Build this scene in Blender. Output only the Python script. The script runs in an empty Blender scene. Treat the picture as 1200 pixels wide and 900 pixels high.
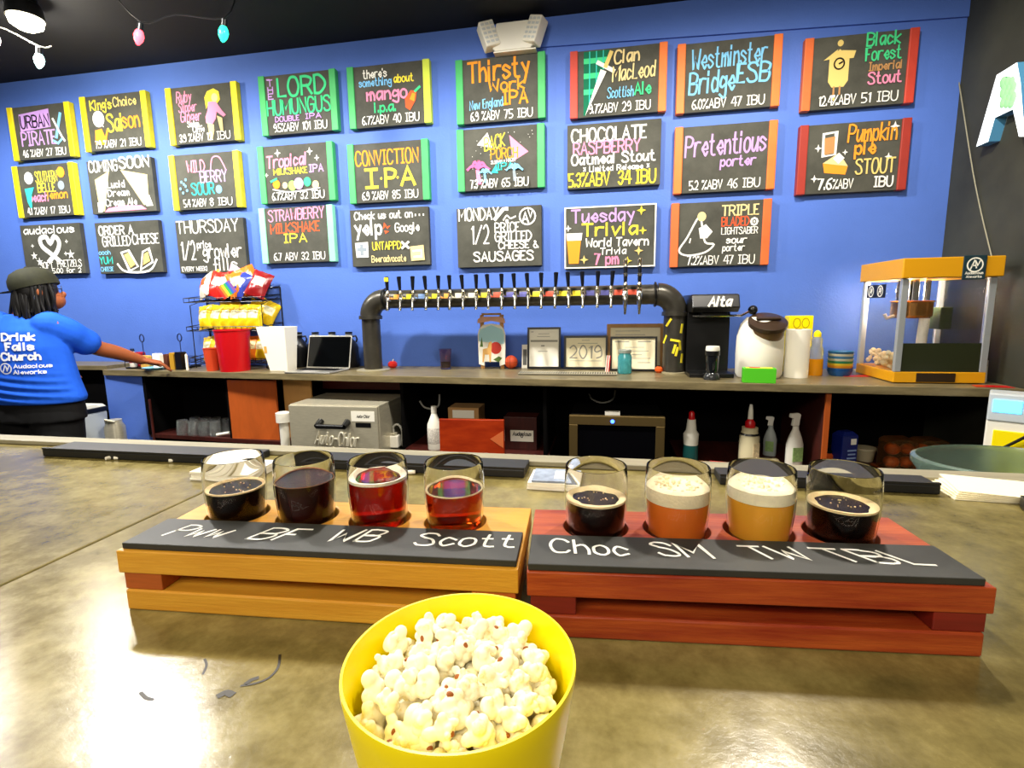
import bpy, bmesh, math, random
from mathutils import Vector, Matrix
from mathutils.bvhtree import BVHTree
random.seed(7)
S = bpy.context.scene
COL = S.collection
PI = math.pi
R = math.radians

# ---------------------------------------------------------------- camera
FPX = 600.0
YAW, PITCH, ROLL = R(-10.681), R(-8.564), R(-0.886)
EYE = Vector((0, 0, 1.40))
_fw = Vector((math.sin(YAW)*math.cos(PITCH), math.cos(YAW)*math.cos(PITCH), math.sin(PITCH)))
_rt = Vector((math.cos(YAW), -math.sin(YAW), 0))
_up = _rt.cross(_fw)
_r = _rt*math.cos(ROLL) + _up*math.sin(ROLL)
_u = -_rt*math.sin(ROLL) + _up*math.cos(ROLL)
cam = bpy.data.cameras.new('camera')
cam.sensor_width = 36
cam.lens = FPX/1200*36
cam.clip_start = 0.02
co = bpy.data.objects.new('camera', cam)
COL.objects.link(co)
m = Matrix((_r, _u, -_fw)).transposed().to_4x4()
m.translation = EYE
co.matrix_world = m
S.camera = co

# ---------------------------------------------------------------- light
S.view_settings.view_transform = 'Standard'
S.view_settings.look = 'None'
S.view_settings.gamma = 1
S.view_settings.use_curve_mapping = False
S.view_settings.exposure = 0.75
w = bpy.data.worlds.new('room_air')
S.world = w
w.use_nodes = True
w.node_tree.nodes['Background'].inputs[0].default_value = (1.0, 0.93, 0.82, 1)
w.node_tree.nodes['Background'].inputs[1].default_value = 0.06


def light(name, kind, loc, energy, color=(1, .9, .75), size=.1, target=None, spot=150, blend=1.0, size_y=None):
    l = bpy.data.lights.new(name, kind)
    l.energy = energy
    l.color = color
    if kind == 'AREA':
        l.size = size
        if size_y:
            l.shape = 'RECTANGLE'
            l.size_y = size_y
    else:
        l.shadow_soft_size = size
    if kind == 'SPOT':
        l.spot_size = R(spot)
        l.spot_blend = blend
    o = bpy.data.objects.new(name, l)
    COL.objects.link(o)
    o.location = loc
    d = (Vector(target) - Vector(loc)) if target else Vector((0, 0, -1))
    o.rotation_euler = d.to_track_quat('-Z', 'Y').to_euler()
    return o


# row of ceiling spots over the gap behind the bar, washing the wall and the bar top
for lx_, e_, c_ in ((-3.75, 125, (1, .98, .95)), (-2.3, 112, (1, .97, .92)), (-.75, 98, (1, .95, .87)), (.7, 92, (1, .92, .8))):
    light('ceiling_spot', 'SPOT', (lx_, 1.95, 2.98), e_, c_, .06, (lx_, 2.2, 0), 178, .5)
# unseen fill lights added over the guests' side for the room's other lamps
light('bar_fill', 'SPOT', (-1.3, .1, 2.95), 27, (1, .86, .55), .09, (-1.2, .5, 1), 130)
light('bar_fill', 'SPOT', (0.5, .1, 2.95), 16, (1, .83, .48), .09, (.4, .5, 1), 130)
light('room_fill', 'AREA', (-0.6, -1.5, 2.95), 60, (1, .92, .8), 2.8, (-0.6, 1.6, 1.6), size_y=1.0)

# ---------------------------------------------------------------- pixel helpers (used to read places off the photo)
def ray(px, py):
    return _fw + _r*((px-600)/FPX) - _u*((py-450)/FPX)
def onY(px, py, Y):
    d = ray(px, py)
    return EYE + d*(Y/d.y)
def onZ(px, py, Z):
    d = ray(px, py)
    return EYE + d*((Z-EYE.z)/d.z)

# ---------------------------------------------------------------- materials
def lin(h):
    if isinstance(h, (tuple, list)):
        return tuple(h)
    h = h.lstrip('#')
    o = []
    for i in (0, 2, 4):
        c = int(h[i:i+2], 16)/255
        o.append(c/12.92 if c <= .04045 else ((c+.055)/1.055)**2.4)
    return tuple(o)
MATS = {}
def mat(name, col='808080', rough=.5, metal=0, trans=0, emit=None, estr=0, ior=1.45, spec=.5, noise=0, nscale=8, nstretch=(1, 1, 1), bump=0, bscale=60, coat=0, alpha=1, col2=None, sss=0):
    if name in MATS:
        return MATS[name]
    M = bpy.data.materials.new(name)
    M.use_nodes = True
    nt = M.node_tree
    b = nt.nodes['Principled BSDF']
    c = lin(col)
    b.inputs['Base Color'].default_value = (*c, 1)
    b.inputs['Roughness'].default_value = rough
    b.inputs['Metallic'].default_value = metal
    b.inputs['Transmission Weight'].default_value = trans
    b.inputs['IOR'].default_value = ior
    b.inputs['Specular IOR Level'].default_value = spec
    b.inputs['Coat Weight'].default_value = coat
    b.inputs['Alpha'].default_value = alpha
    if sss:
        b.inputs['Subsurface Weight'].default_value = sss
        b.inputs['Subsurface Scale'].default_value = .01
        b.inputs['Subsurface Radius'].default_value = (1, .7, .3)
    if emit:
        b.inputs['Emission Color'].default_value = (*lin(emit), 1)
        b.inputs['Emission Strength'].default_value = estr
    if noise or bump or col2:
        tc = nt.nodes.new('ShaderNodeTexCoord')
        mp = nt.nodes.new('ShaderNodeMapping')
        mp.inputs['Scale'].default_value = nstretch
        nt.links.new(tc.outputs['Object'], mp.inputs['Vector'])
    if noise or col2:
        n = nt.nodes.new('ShaderNodeTexNoise')
        n.inputs['Scale'].default_value = nscale
        n.inputs['Detail'].default_value = 6
        n.inputs['Roughness'].default_value = .65
        nt.links.new(mp.outputs['Vector'], n.inputs['Vector'])
        cr = nt.nodes.new('ShaderNodeValToRGB')
        cr.color_ramp.elements[0].position = .32
        cr.color_ramp.elements[1].position = .68
        if col2:
            a, d = lin(col2), c
        else:
            a = tuple(max(0, v*(1-noise)) for v in c)
            d = tuple(min(1, v*(1+noise)) for v in c)
        cr.color_ramp.elements[0].color = (*a, 1)
        cr.color_ramp.elements[1].color = (*d, 1)
        nt.links.new(n.outputs['Fac'], cr.inputs['Fac'])
        nt.links.new(cr.outputs['Color'], b.inputs['Base Color'])
    if bump:
        n2 = nt.nodes.new('ShaderNodeTexNoise')
        n2.inputs['Scale'].default_value = bscale
        n2.inputs['Detail'].default_value = 5
        nt.links.new(mp.outputs['Vector'], n2.inputs['Vector'])
        bp = nt.nodes.new('ShaderNodeBump')
        bp.inputs['Strength'].default_value = bump
        bp.inputs['Distance'].default_value = .004
        nt.links.new(n2.outputs['Fac'], bp.inputs['Height'])
        nt.links.new(bp.outputs['Normal'], b.inputs['Normal'])
    MATS[name] = M
    return M

def concrete():
    M = mat('polished_concrete', '98917a', rough=.26, spec=.6)
    nt = M.node_tree
    b = nt.nodes['Principled BSDF']
    tc = nt.nodes.new('ShaderNodeTexCoord')
    n1 = nt.nodes.new('ShaderNodeTexNoise'); n1.inputs['Scale'].default_value = 3.2; n1.inputs['Detail'].default_value = 8; n1.inputs['Roughness'].default_value = .62
    n2 = nt.nodes.new('ShaderNodeTexNoise'); n2.inputs['Scale'].default_value = 26; n2.inputs['Detail'].default_value = 8; n2.inputs['Roughness'].default_value = .7
    nt.links.new(tc.outputs['Object'], n1.inputs['Vector']); nt.links.new(tc.outputs['Object'], n2.inputs['Vector'])
    mx = nt.nodes.new('ShaderNodeMath'); mx.operation = 'MULTIPLY_ADD'; mx.inputs[1].default_value = .45
    nt.links.new(n2.outputs['Fac'], mx.inputs[0]); 
    m2 = nt.nodes.new('ShaderNodeMath'); m2.operation = 'MULTIPLY'; m2.inputs[1].default_value = .6
    nt.links.new(n1.outputs['Fac'], m2.inputs[0]); nt.links.new(m2.outputs[0], mx.inputs[2])
    cr = nt.nodes.new('ShaderNodeValToRGB')
    cr.color_ramp.elements[0].position = .36; cr.color_ramp.elements[0].color = (*lin('4e4526'), 1)
    cr.color_ramp.elements[1].position = .68; cr.color_ramp.elements[1].color = (*lin('978a55'), 1)
    e = cr.color_ramp.elements.new(.52); e.color = (*lin('73673a'), 1)
    nt.links.new(mx.outputs[0], cr.inputs['Fac']); nt.links.new(cr.outputs['Color'], b.inputs['Base Color'])
    rr = nt.nodes.new('ShaderNodeMapRange'); rr.inputs['To Min'].default_value = .1; rr.inputs['To Max'].default_value = .3
    nt.links.new(n2.outputs['Fac'], rr.inputs['Value']); nt.links.new(rr.outputs[0], b.inputs['Roughness'])
    bp = nt.nodes.new('ShaderNodeBump'); bp.inputs['Strength'].default_value = .12; bp.inputs['Distance'].default_value = .003
    nt.links.new(n2.outputs['Fac'], bp.inputs['Height']); nt.links.new(bp.outputs['Normal'], b.inputs['Normal'])
    return M

# ---------------------------------------------------------------- mesh builder
class MB:
    def __init__(s):
        s.v = []; s.f = []; s.mi = []; s.sm = []
    def _add(s, vs, fs, mi=0, sm=False, T=None):
        n = len(s.v)
        if T is not None:
            vs = [T @ Vector(v) for v in vs]
        s.v += [tuple(v) for v in vs]
        for f in fs:
            s.f.append([i+n for i in f]); s.mi.append(mi); s.sm.append(sm)
        return s
    def box(s, x0, x1, y0, y1, z0, z1, mi=0, T=None):
        vs = [(x, y, z) for z in (z0, z1) for y in (y0, y1) for x in (x0, x1)]
        return s._add(vs, [(0, 2, 3, 1), (4, 5, 7, 6), (0, 1, 5, 4), (2, 6, 7, 3), (0, 4, 6, 2), (1, 3, 7, 5)], mi, False, T)
    def cbox(s, c, d, mi=0, T=None):
        return s.box(c[0]-d[0]/2, c[0]+d[0]/2, c[1]-d[1]/2, c[1]+d[1]/2, c[2]-d[2]/2, c[2]+d[2]/2, mi, T)
    def lathe(s, prof, c=(0, 0, 0), seg=32, mi=0, T=None, sx=1, sy=1, caps=True):
        n = len(prof); vs = []; fs = []
        for k in range(seg):
            a = 2*PI*k/seg
            for r, z in prof:
                vs.append((c[0]+r*math.cos(a)*sx, c[1]+r*math.sin(a)*sy, c[2]+z))
        for k in range(seg):
            k2 = (k+1) % seg
            for i in range(n-1):
                if prof[i][0] < 1e-6 and prof[i+1][0] < 1e-6:
                    continue
                fs.append((k*n+i, k2*n+i, k2*n+i+1, k*n+i+1))
        if caps:
            if prof[0][0] > 1e-6: fs.append([k*n for k in range(seg)][::-1])
            if prof[-1][0] > 1e-6: fs.append([k*n+n-1 for k in range(seg)])
        return s._add(vs, fs, mi, True, T)
    def tube(s, pts, r, seg=8, mi=0, caps=True, T=None, closed=False):
        pts = [Vector(p) for p in pts]; n = len(pts)
        rs = r if isinstance(r, (list, tuple)) else [r]*n
        vs = []; fs = []
        up = None
        for i, p in enumerate(pts):
            if closed: d = pts[(i+1) % n]-pts[i-1]
            else: d = pts[min(i+1, n-1)]-pts[max(i-1, 0)]
            d = d.normalized() if d.length > 1e-9 else Vector((0, 0, 1))
            if up is None:
                up = Vector((0, 0, 1)) if abs(d.z) < .9 else Vector((1, 0, 0))
            a = d.cross(up)
            if a.length < 1e-6: a = d.cross(Vector((0, 1, 0.3)))
            a.normalize(); b = a.cross(d).normalized(); up = b
            for k in range(seg):
                t = 2*PI*k/seg
                vs.append(p + (a*math.cos(t)+b*math.sin(t))*rs[i])
        m = n if closed else n-1
        for i in range(m):
            j = (i+1) % n
            for k in range(seg):
                k2 = (k+1) % seg
                fs.append((i*seg+k, i*seg+k2, j*seg+k2, j*seg+k))
        if caps and not closed:
            fs.append(list(range(seg))[::-1]); fs.append([(n-1)*seg+k for k in range(seg)])
        return s._add(vs, fs, mi, True, T)
    def prism(s, poly, a0, a1, axis='y', mi=0, T=None, mi_side=None):
        # poly of 2D points; axis 'y': (x,z) extruded along y; 'z': (x,y) along z; 'x': (y,z) along x
        def P(p, a):
            if axis == 'y': return (p[0], a, p[1])
            if axis == 'z': return (p[0], p[1], a)
            return (a, p[0], p[1])
        n = len(poly)
        vs = [P(p, a0) for p in poly]+[P(p, a1) for p in poly]
        s._add(vs, [list(range(n)), list(range(2*n-1, n-1, -1))], mi, False, T)
        k = len(s.v)-2*n
        for i in range(n):
            j = (i+1) % n
            s.f.append([k+i, k+n+i, k+n+j, k+j]); s.mi.append(mi if mi_side is None else mi_side); s.sm.append(False)
        return s
    def sphere(s, c, r, seg=16, rings=10, mi=0, sc=(1, 1, 1), T=None):
        prof = [(max(0, r*math.sin(PI*i/rings)), -r*math.cos(PI*i/rings)) for i in range(rings+1)]
        prof[0] = (0, -r); prof[-1] = (0, r)
        vs = []; fs = []
        for k in range(seg):
            a = 2*PI*k/seg
            for q, z in prof[1:-1]:
                vs.append((c[0]+q*math.cos(a)*sc[0], c[1]+q*math.sin(a)*sc[1], c[2]+z*sc[2]))
        n = rings-1
        vs += [(c[0], c[1], c[2]-r*sc[2]), (c[0], c[1], c[2]+r*sc[2])]
        for k in range(seg):
            k2 = (k+1) % seg
            for i in range(n-1):
                fs.append((k*n+i, k2*n+i, k2*n+i+1, k*n+i+1))
            fs.append((len(vs)-2, k2*n, k*n)); fs.append((k*n+n-1, k2*n+n-1, len(vs)-1))
        return s._add(vs, fs, mi, True, T)
    def flat(s, poly3, mi=0, T=None):
        return s._add(poly3, [list(range(len(poly3)))], mi, False, T)
    def build(s, name, mats, parent=None, bevel=0, world=False, fix=True, seg=2):
        if not isinstance(mats, (list, tuple)): mats = [mats]
        me = bpy.data.meshes.new(name)
        vs = s.v
        if world and parent is not None:
            inv = parent.matrix_basis.inverted()
            vs = [tuple(inv @ Vector(v)) for v in vs]
        me.from_pydata(vs, [], s.f)
        for M in mats: me.materials.append(M)
        me.polygons.foreach_set('material_index', s.mi)
        me.polygons.foreach_set('use_smooth', s.sm)
        if fix:
            bm = bmesh.new(); bm.from_mesh(me)
            bmesh.ops.recalc_face_normals(bm, faces=bm.faces)
            bm.to_mesh(me); bm.free()
        me.update()
        if any(s.sm): me.set_sharp_from_angle(angle=R(38))
        o = bpy.data.objects.new(name, me)
        COL.objects.link(o)
        if parent is not None: o.parent = parent
        if bevel:
            b = o.modifiers.new('bevel', 'BEVEL'); b.width = bevel; b.segments = seg; b.limit_method = 'ANGLE'; b.angle_limit = R(40)
        return o

def tag(o, label=None, cat=None, group=None, kind=None):
    if label: o['label'] = label
    if cat: o['category'] = cat
    if group: o['group'] = group
    if kind: o['kind'] = kind
    return o
def thing(name, label, cat, loc=(0, 0, 0), rz=0, group=None):
    o = bpy.data.objects.new(name, None)
    COL.objects.link(o)
    o.location = loc; o.rotation_euler = (0, 0, rz); o.empty_display_size = .05
    return tag(o, label, cat, group)
def dup(root, loc, rz=None, label=None):
    r = root.copy(); COL.objects.link(r); r.location = loc
    if rz is not None: r.rotation_euler = (0, 0, rz)
    if label: r['label'] = label
    for ch in list(root.children):
        c = ch.copy(); COL.objects.link(c); c.parent = r
        for g in ch.children:
            d = g.copy(); COL.objects.link(d); d.parent = c
    return r
def remesh(o, voxel, smooth=0, factor=.5, name=None):
    m_ = o.modifiers.new('r', 'REMESH'); m_.mode = 'VOXEL'; m_.voxel_size = voxel; m_.use_smooth_shade = True
    if smooth:
        s_ = o.modifiers.new('s', 'SMOOTH'); s_.iterations = smooth; s_.factor = factor
    dg = bpy.context.evaluated_depsgraph_get(); dg.update()
    me = bpy.data.meshes.new_from_object(o.evaluated_get(dg))
    o.modifiers.clear()
    old = o.data
    mats = [x for x in old.materials]
    o.data = me
    me.materials.clear()
    for x in mats: me.materials.append(x)
    for p in me.polygons: p.use_smooth = True
    bpy.data.meshes.remove(old)
    return o

# ---------------------------------------------------------------- hand-written stroke letters
GL = {}
def _g(ch, s, w_):
    st = []
    for part in s.split('|'):
        sm = part.startswith('~')
        pts = [(float(t[0]), float(t[1])-2) for t in part.lstrip('~').split()]
        st.append((sm, pts))
    GL[ch] = (st, w_)
for l in '''A 4 02 28 42|14 34
B 4 02 08|~08 28 47 35 05|~05 35 44 32 02
C 4 ~47 38 18 06 04 12 32 43
D 4 02 08|~08 28 46 44 22 02
E 3 38 08 02 32|05 25
F 3 38 08 02|05 25
G 4 ~47 38 18 06 04 12 32 43|43 45 25
H 4 02 08|42 48|05 45
I 2 08 28|18 12|02 22
J 4 ~48 43 32 12 03
K 4 02 08|48 05 42
L 3 08 02 32
M 5 02 08 24 58 52
N 4 02 08 42 48
O 4 ~18 06 04 12 32 44 46 38 18
P 4 02 08|~08 28 47 35 05
Q 4 ~18 06 04 12 32 44 46 38 18|24 41
R 4 02 08|~08 28 47 35 05|25 42
S 4 ~47 38 18 07 16 35 43 32 12 03
T 4 08 48|28 22
U 4 ~08 04 12 32 44 48
V 4 08 22 48
W 5 08 12 26 42 58
X 4 08 42|48 02
Y 4 08 25 48|25 22
Z 4 08 48 02 42
a 3 ~36 16 04 12 23 34|36 32
b 3 08 02|~05 26 34 22 02
c 3 ~35 16 04 12 33
d 3 38 32|~35 16 04 12 33
e 3 ~04 34 26 15 04 13 22 33
f 2 ~38 18 16 12|05 25
g 3 ~35 16 04 13 34|~36 31 20 01
h 3 08 02|~05 26 34 32
i 1 06 02|07 08
j 2 ~26 21 10 01|27 28
k 3 08 02|36 04 32
l 1 08 02
m 4 06 02|~05 15 26 24 22|~25 36 44 42
n 3 06 02|~05 26 34 32
o 3 ~16 05 03 12 22 33 35 26 16
p 3 06 00|~05 26 34 22 03
q 3 36 30|~35 16 04 12 33
r 3 06 02|~04 16 36
s 3 ~35 16 05 24 33 12 03
t 3 ~18 13 22 32|06 26
u 3 ~06 03 12 23 35|36 32
v 3 06 12 36
w 4 06 12 25 32 46
x 3 06 32|36 02
y 3 06 23|36 10
z 3 06 36 02 32
0 3 ~18 06 04 12 22 34 36 28 18
1 1 07 18 12
2 3 ~07 18 28 36 24 02|02 32
3 3 ~07 18 28 37 25 15|~15 25 34 22 12 03
4 3 28 04 44|38 32
5 3 38 08 05|~05 25 34 33 22 02
6 3 ~38 17 04 12 22 33 25 05
7 3 08 38 12
8 3 ~18 07 16 25 34 22 12 04 15 26 37 28 18
9 3 ~36 15 06 18 28 36 33 12
% 4 48 02|08 18 17 07 08|33 43 42 32 33
. 0 02 03
! 1 08 04|02 03
' 0 08 07
/ 4 48 02
& 4 ~43 22 12 04 27 18 17 42
- 3 05 35
, 0 03 01
+ 3 05 35|17 13
* 2 03 27|23 07|15 25'''.split('\n'):
    a, b_, c_ = l.split(' ', 2)
    _g(a, c_, int(b_))
GL[' '] = ([], 2)

def catmull(p, n=4):
    q = [p[0]]+list(p)+[p[-1]]
    if p[0] == p[-1] and len(p) > 3: q[0] = p[-2]; q[-1] = p[1]
    out = []
    for i in range(1, len(q)-2):
        for k in range(n):
            t = k/n
            o = []
            for d in range(len(p[0])):
                a, b, c, e = q[i-1][d], q[i][d], q[i+1][d], q[i+2][d]
                o.append(.5*(2*b+(c-a)*t+(2*a-5*b+4*c-e)*t*t+(3*b-a-3*c+e)*t**3))
            out.append(tuple(o))
    out.append(tuple(p[-1]))
    return out
def text_strokes(t):
    x = 0; out = []
    for ch in t:
        st, w_ = GL.get(ch, GL[' '])
        for sm, pts in st:
            q = [(x+a, b) for a, b in pts]
            out.append(catmull(q) if sm and len(q) > 2 else q)
        x += w_+1.3
    return out, x-1.3
def ribbon(pts, wd):
    # 2D polyline -> list of quads
    n = len(pts); L = []; Rr = []
    for i in range(n):
        a = pts[max(i-1, 0)]; b = pts[min(i+1, n-1)]
        dx, dy = b[0]-a[0], b[1]-a[1]; l = math.hypot(dx, dy) or 1
        nx, ny = -dy/l, dx/l
        k = 1.0
        if 0 < i < n-1:
            e = (pts[i][0]-a[0], pts[i][1]-a[1]); le = math.hypot(*e) or 1
            c = abs((-e[1]/le)*nx+(e[0]/le)*ny); k = 1/max(c, .55)
        ex = (0, 0)
        if i == 0: ex = (-dx/l*wd*.4, -dy/l*wd*.4)
        if i == n-1: ex = (dx/l*wd*.4, dy/l*wd*.4)
        L.append((pts[i][0]+nx*wd/2*k+ex[0], pts[i][1]+ny*wd/2*k+ex[1]))
        Rr.append((pts[i][0]-nx*wd/2*k+ex[0], pts[i][1]-ny*wd/2*k+ex[1]))
    return [(Rr[i], Rr[i+1], L[i+1], L[i]) for i in range(n-1)]
def text_quads(t, x0, x1, z, h, wd, slant=0, rise=0):
    """quads of a line of lettering fitted into x0..x1, baseline z, capital height h"""
    st, W = text_strokes(t)
    sx = (x1-x0)/max(W, .1); sz = h/6
    out = []
    for p in st:
        q = [(x0+a*sx+slant*b*sz, z+b*sz+rise*(a/max(W, .1))) for a, b in p]
        out += ribbon(q, wd)
    return out

CH = dict(W='f2f0e6', Y='f7e04a', O='f39a35', P='f58fb0', V='c79be0', B='7fc3ee', G='49d08a', T='3fc4b4', R='f0603a', K='1d1d1c', A='b98a58', D='1f6e50', C='e6cf94', N='e3c878', L='9fd66a', S='8f9aa2', M='d66a9a')
def chalk_mat(k):
    return mat('chalk_'+k, CH[k], rough=.9, spec=.1)

def drawing(t, items, W, H, y, inset=0):
    """chalk text / shapes on a board of W x H whose front is at y; u from left, v from top, both 0..1"""
    def X(u): return -W/2+(inset+u*(1-2*inset))*W
    def Zz(v): return H*(1-v)
    mats = []; mb = MB()
    def mi(k):
        M = chalk_mat(k)
        if M not in mats: mats.append(M)
        return mats.index(M)
    d = .0006
    for it in items:
        if it[0] == 't':
            _, tx, u0, u1, v, h, k = it[:7]
            wd = (it[7] if len(it) > 7 else 1)*.0058+.0012
            sl = it[8] if len(it) > 8 else 0
            ri = it[9] if len(it) > 9 else 0
            tb = MB()
            wd = min(wd, h*H*.17+.0006, (X(u1)-X(u0))/max(1, text_strokes(tx)[1])*1.05+.0006)
            for i, q in enumerate(text_quads(tx, X(u0), X(u1), Zz(v), h*H, wd, sl, ri*H)):
                tb.flat([(a, y-d-.00005*(i % 9), b) for a, b in q])
            tb.build('lettering', chalk_mat(k), t, fix=False)
        elif it[0] == 'p':
            mb.flat([(X(u), y-d, Zz(v)) for u, v in it[1]], mi(it[2]))
        elif it[0] == 'l':
            pts = [(X(u), Zz(v)) for u, v in it[1]]
            if len(it) > 4 and it[4]: pts = catmull(pts)
            for i, q in enumerate(ribbon(pts, (it[3] if len(it) > 3 else 1)*.0075)):
                mb.flat([(a, y-d-.00005*(i % 9), b) for a, b in q], mi(it[2]))
        elif it[0] == 'c':
            _, u, v, r, k = it[:5]
            rv = it[5] if len(it) > 5 else r
            mb.flat([(X(u+r*math.cos(2*PI*i/18)), y-d, Zz(v+rv*W/H*math.sin(2*PI*i/18))) for i in range(18)], mi(k))
        d += .0005
    if mb.v: mb.build('chalk_drawing', mats, t, fix=False)

# ---------------------------------------------------------------- common materials
m_blue = mat('blue_wall_paint', '5375c9', rough=.55, noise=.07, nscale=1.3, bump=.25, bscale=90, spec=.3)
m_black_ceiling = mat('black_ceiling_paint', '0c0c10', rough=.8, noise=.3, nscale=3)
m_dark_wall = mat('charcoal_wall_paint', '34352a', rough=.6, noise=.35, nscale=2.2)
m_floor = mat('dark_floor', '1c1a18', rough=.6, noise=.3, nscale=4)
m_conc = concrete()
m_counter = mat('counter_laminate', '776b4c', rough=.34, noise=.35, nscale=5, nstretch=(1, 7, 7), spec=.5)
m_black = mat('black_plastic', '0b0b0c', rough=.35)
m_rubber = mat('black_rubber', '161616', rough=.5)
m_steel = mat('brushed_steel', 'c9c2aa', rough=.32, metal=.45, noise=.1, nscale=20, nstretch=(1, 1, 12))
m_chrome = mat('chrome', 'e8e6e0', rough=.15, metal=1)
m_white = mat('white_plastic', 'eeeadb', rough=.45)
m_paper = mat('white_paper', 'f8f4e4', rough=.8)
m_cream = mat('cream_paper', 'f6ecc8', rough=.8)
m_darkwood = mat('dark_red_wood', '3f130c', rough=.5, noise=.35, nscale=6, nstretch=(8, 1, 1))
m_orangewood = mat('orange_wood', 'b4541d', rough=.45, noise=.3, nscale=4, nstretch=(1, 1, .3))
m_lightwood = mat('light_wood', 'bd8b4d', rough=.5, noise=.2, nscale=4, nstretch=(1, 1, .3))
m_void = mat('cabinet_shade_black', '040303', rough=.9, spec=.1)  # near black; the deep shade under the counter is put into the colour
m_yellow = mat('yellow_plastic', 'fbe400', rough=.35)
m_glass = mat('clear_glass', 'ffffff', rough=.0, trans=1, ior=1.45)
m_pane = mat('thin_pane', 'ffffff', rough=.02, trans=1, ior=1.12)
m_pipe = mat('grey_pipe_iron', '47443c', rough=.32, metal=.5, noise=.2, nscale=8)
m_ink = mat('black_ink', '17171a', rough=.7)
m_grey_ink = mat('grey_ink', '9a978b', rough=.8)
m_gold = mat('gold_leaf', 'caa24a', rough=.4, metal=.4)

# ================================================================= SETTING
WY = 3.275          # back wall
CEIL = 3.07
WX = 1.80           # right wall
def struct(name, mb, M, bevel=0):
    o = mb.build(name, M, None, bevel)
    o['kind'] = 'structure'
    return o
struct('floor', MB().box(-6.5, WX+.1, -3.2, WY+.1, -.1, 0), m_floor)
struct('wall_back', MB().box(-6.5, WX+.1, WY, WY+.1, 0, CEIL), m_blue)
struct('wall_right', MB().box(WX, WX+.1, -3.2, WY, 0, CEIL), m_dark_wall)
struct('wall_left', MB().box(-6.6, -6.5, -3.2, WY+.1, 0, CEIL), m_dark_wall)
struct('ceiling', MB().box(-6.5, WX+.1, -3.2, WY+.1, CEIL, CEIL+.1), m_black_ceiling)
struct('trim_1', MB().prism([(-.47, 2.915), (1.799, 2.838), (1.799, 3.069), (-.47, 3.069)], WY-.014, WY-.0005, 'y'), m_blue)

# ================================================================= FRONT BAR
BZ = 1.095
bar = thing('bar', 'long bar with a polished grey-brown concrete top in the foreground', 'bar', (0, .4, 0))
for x0, x1 in ((-3.2, -.6785), (-.6765, 1.66)):
    MB().box(x0, x1, -.25, .985, BZ-.05, BZ).build('worktop', m_conc, bar, .003, world=True)
MB().box(-3.2, 1.66, .945, .99, BZ+.0002, BZ+.010).build('edge_strip', mat('worn_grey_wood', '8d866e', rough=.55, noise=.2, nscale=5, nstretch=(1, 8, 8)), bar, .002, world=True)
MB().box(-3.1, 1.6, -.1, .9, 0, BZ-.05).build('bar_front', m_void, bar, world=True)
# dark marks on the concrete in front of the left tray
m_scuff = mat('dark_scuff', '2b261a', rough=.5)
def smear(pts, wd):
    mk = MB()
    for q in ribbon([tuple(onZ(a, b, BZ).xy) for a, b in pts], wd):
        mk.flat([(x, y, BZ+.0004) for x, y in q])
    mk.build('stain', m_scuff, bar, world=True)
smear(catmull([(283, 804), (300, 801), (316, 794), (326, 782), (328, 768)]), .0022)
smear(catmull([(165, 812), (171, 818), (179, 820)]), .0028)
smear(catmull([(258, 815), (265, 812), (271, 814)]), .006)
smear(catmull([(289, 801), (295, 797), (301, 795)]), .004)
smear(catmull([(238, 790), (242, 780), (240, 773)]), .002)

# ---- rubber bar mats by the far edge
def bar_mat(x0, x1, y0, label, y1=.938):
    t = thing('bar_mat', label, 'bar mat', ((x0+x1)/2, (y0+y1)/2, BZ+.0005), 0, 'rubber bar mats')
    hw, hd = (x1-x0)/2, (y1-y0)/2
    MB().box(-hw, hw, -hd, hd, 0, .015).build('mat_base', m_rubber, t, .002)
    MB().box(-hw, hw, -hd-.0, -hd+.006, .0152, .019).build('rim', m_rubber, t)
bar_mat(-1.20, -.70, .868, 'black rubber bar mat at the far left end of the bar')
bar_mat(-.60, -.145, .872, 'black rubber bar mat lying behind the third and fourth beer glasses')
bar_mat(.19, .52, .885, 'black rubber bar mat behind the two rightmost beer glasses')

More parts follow.
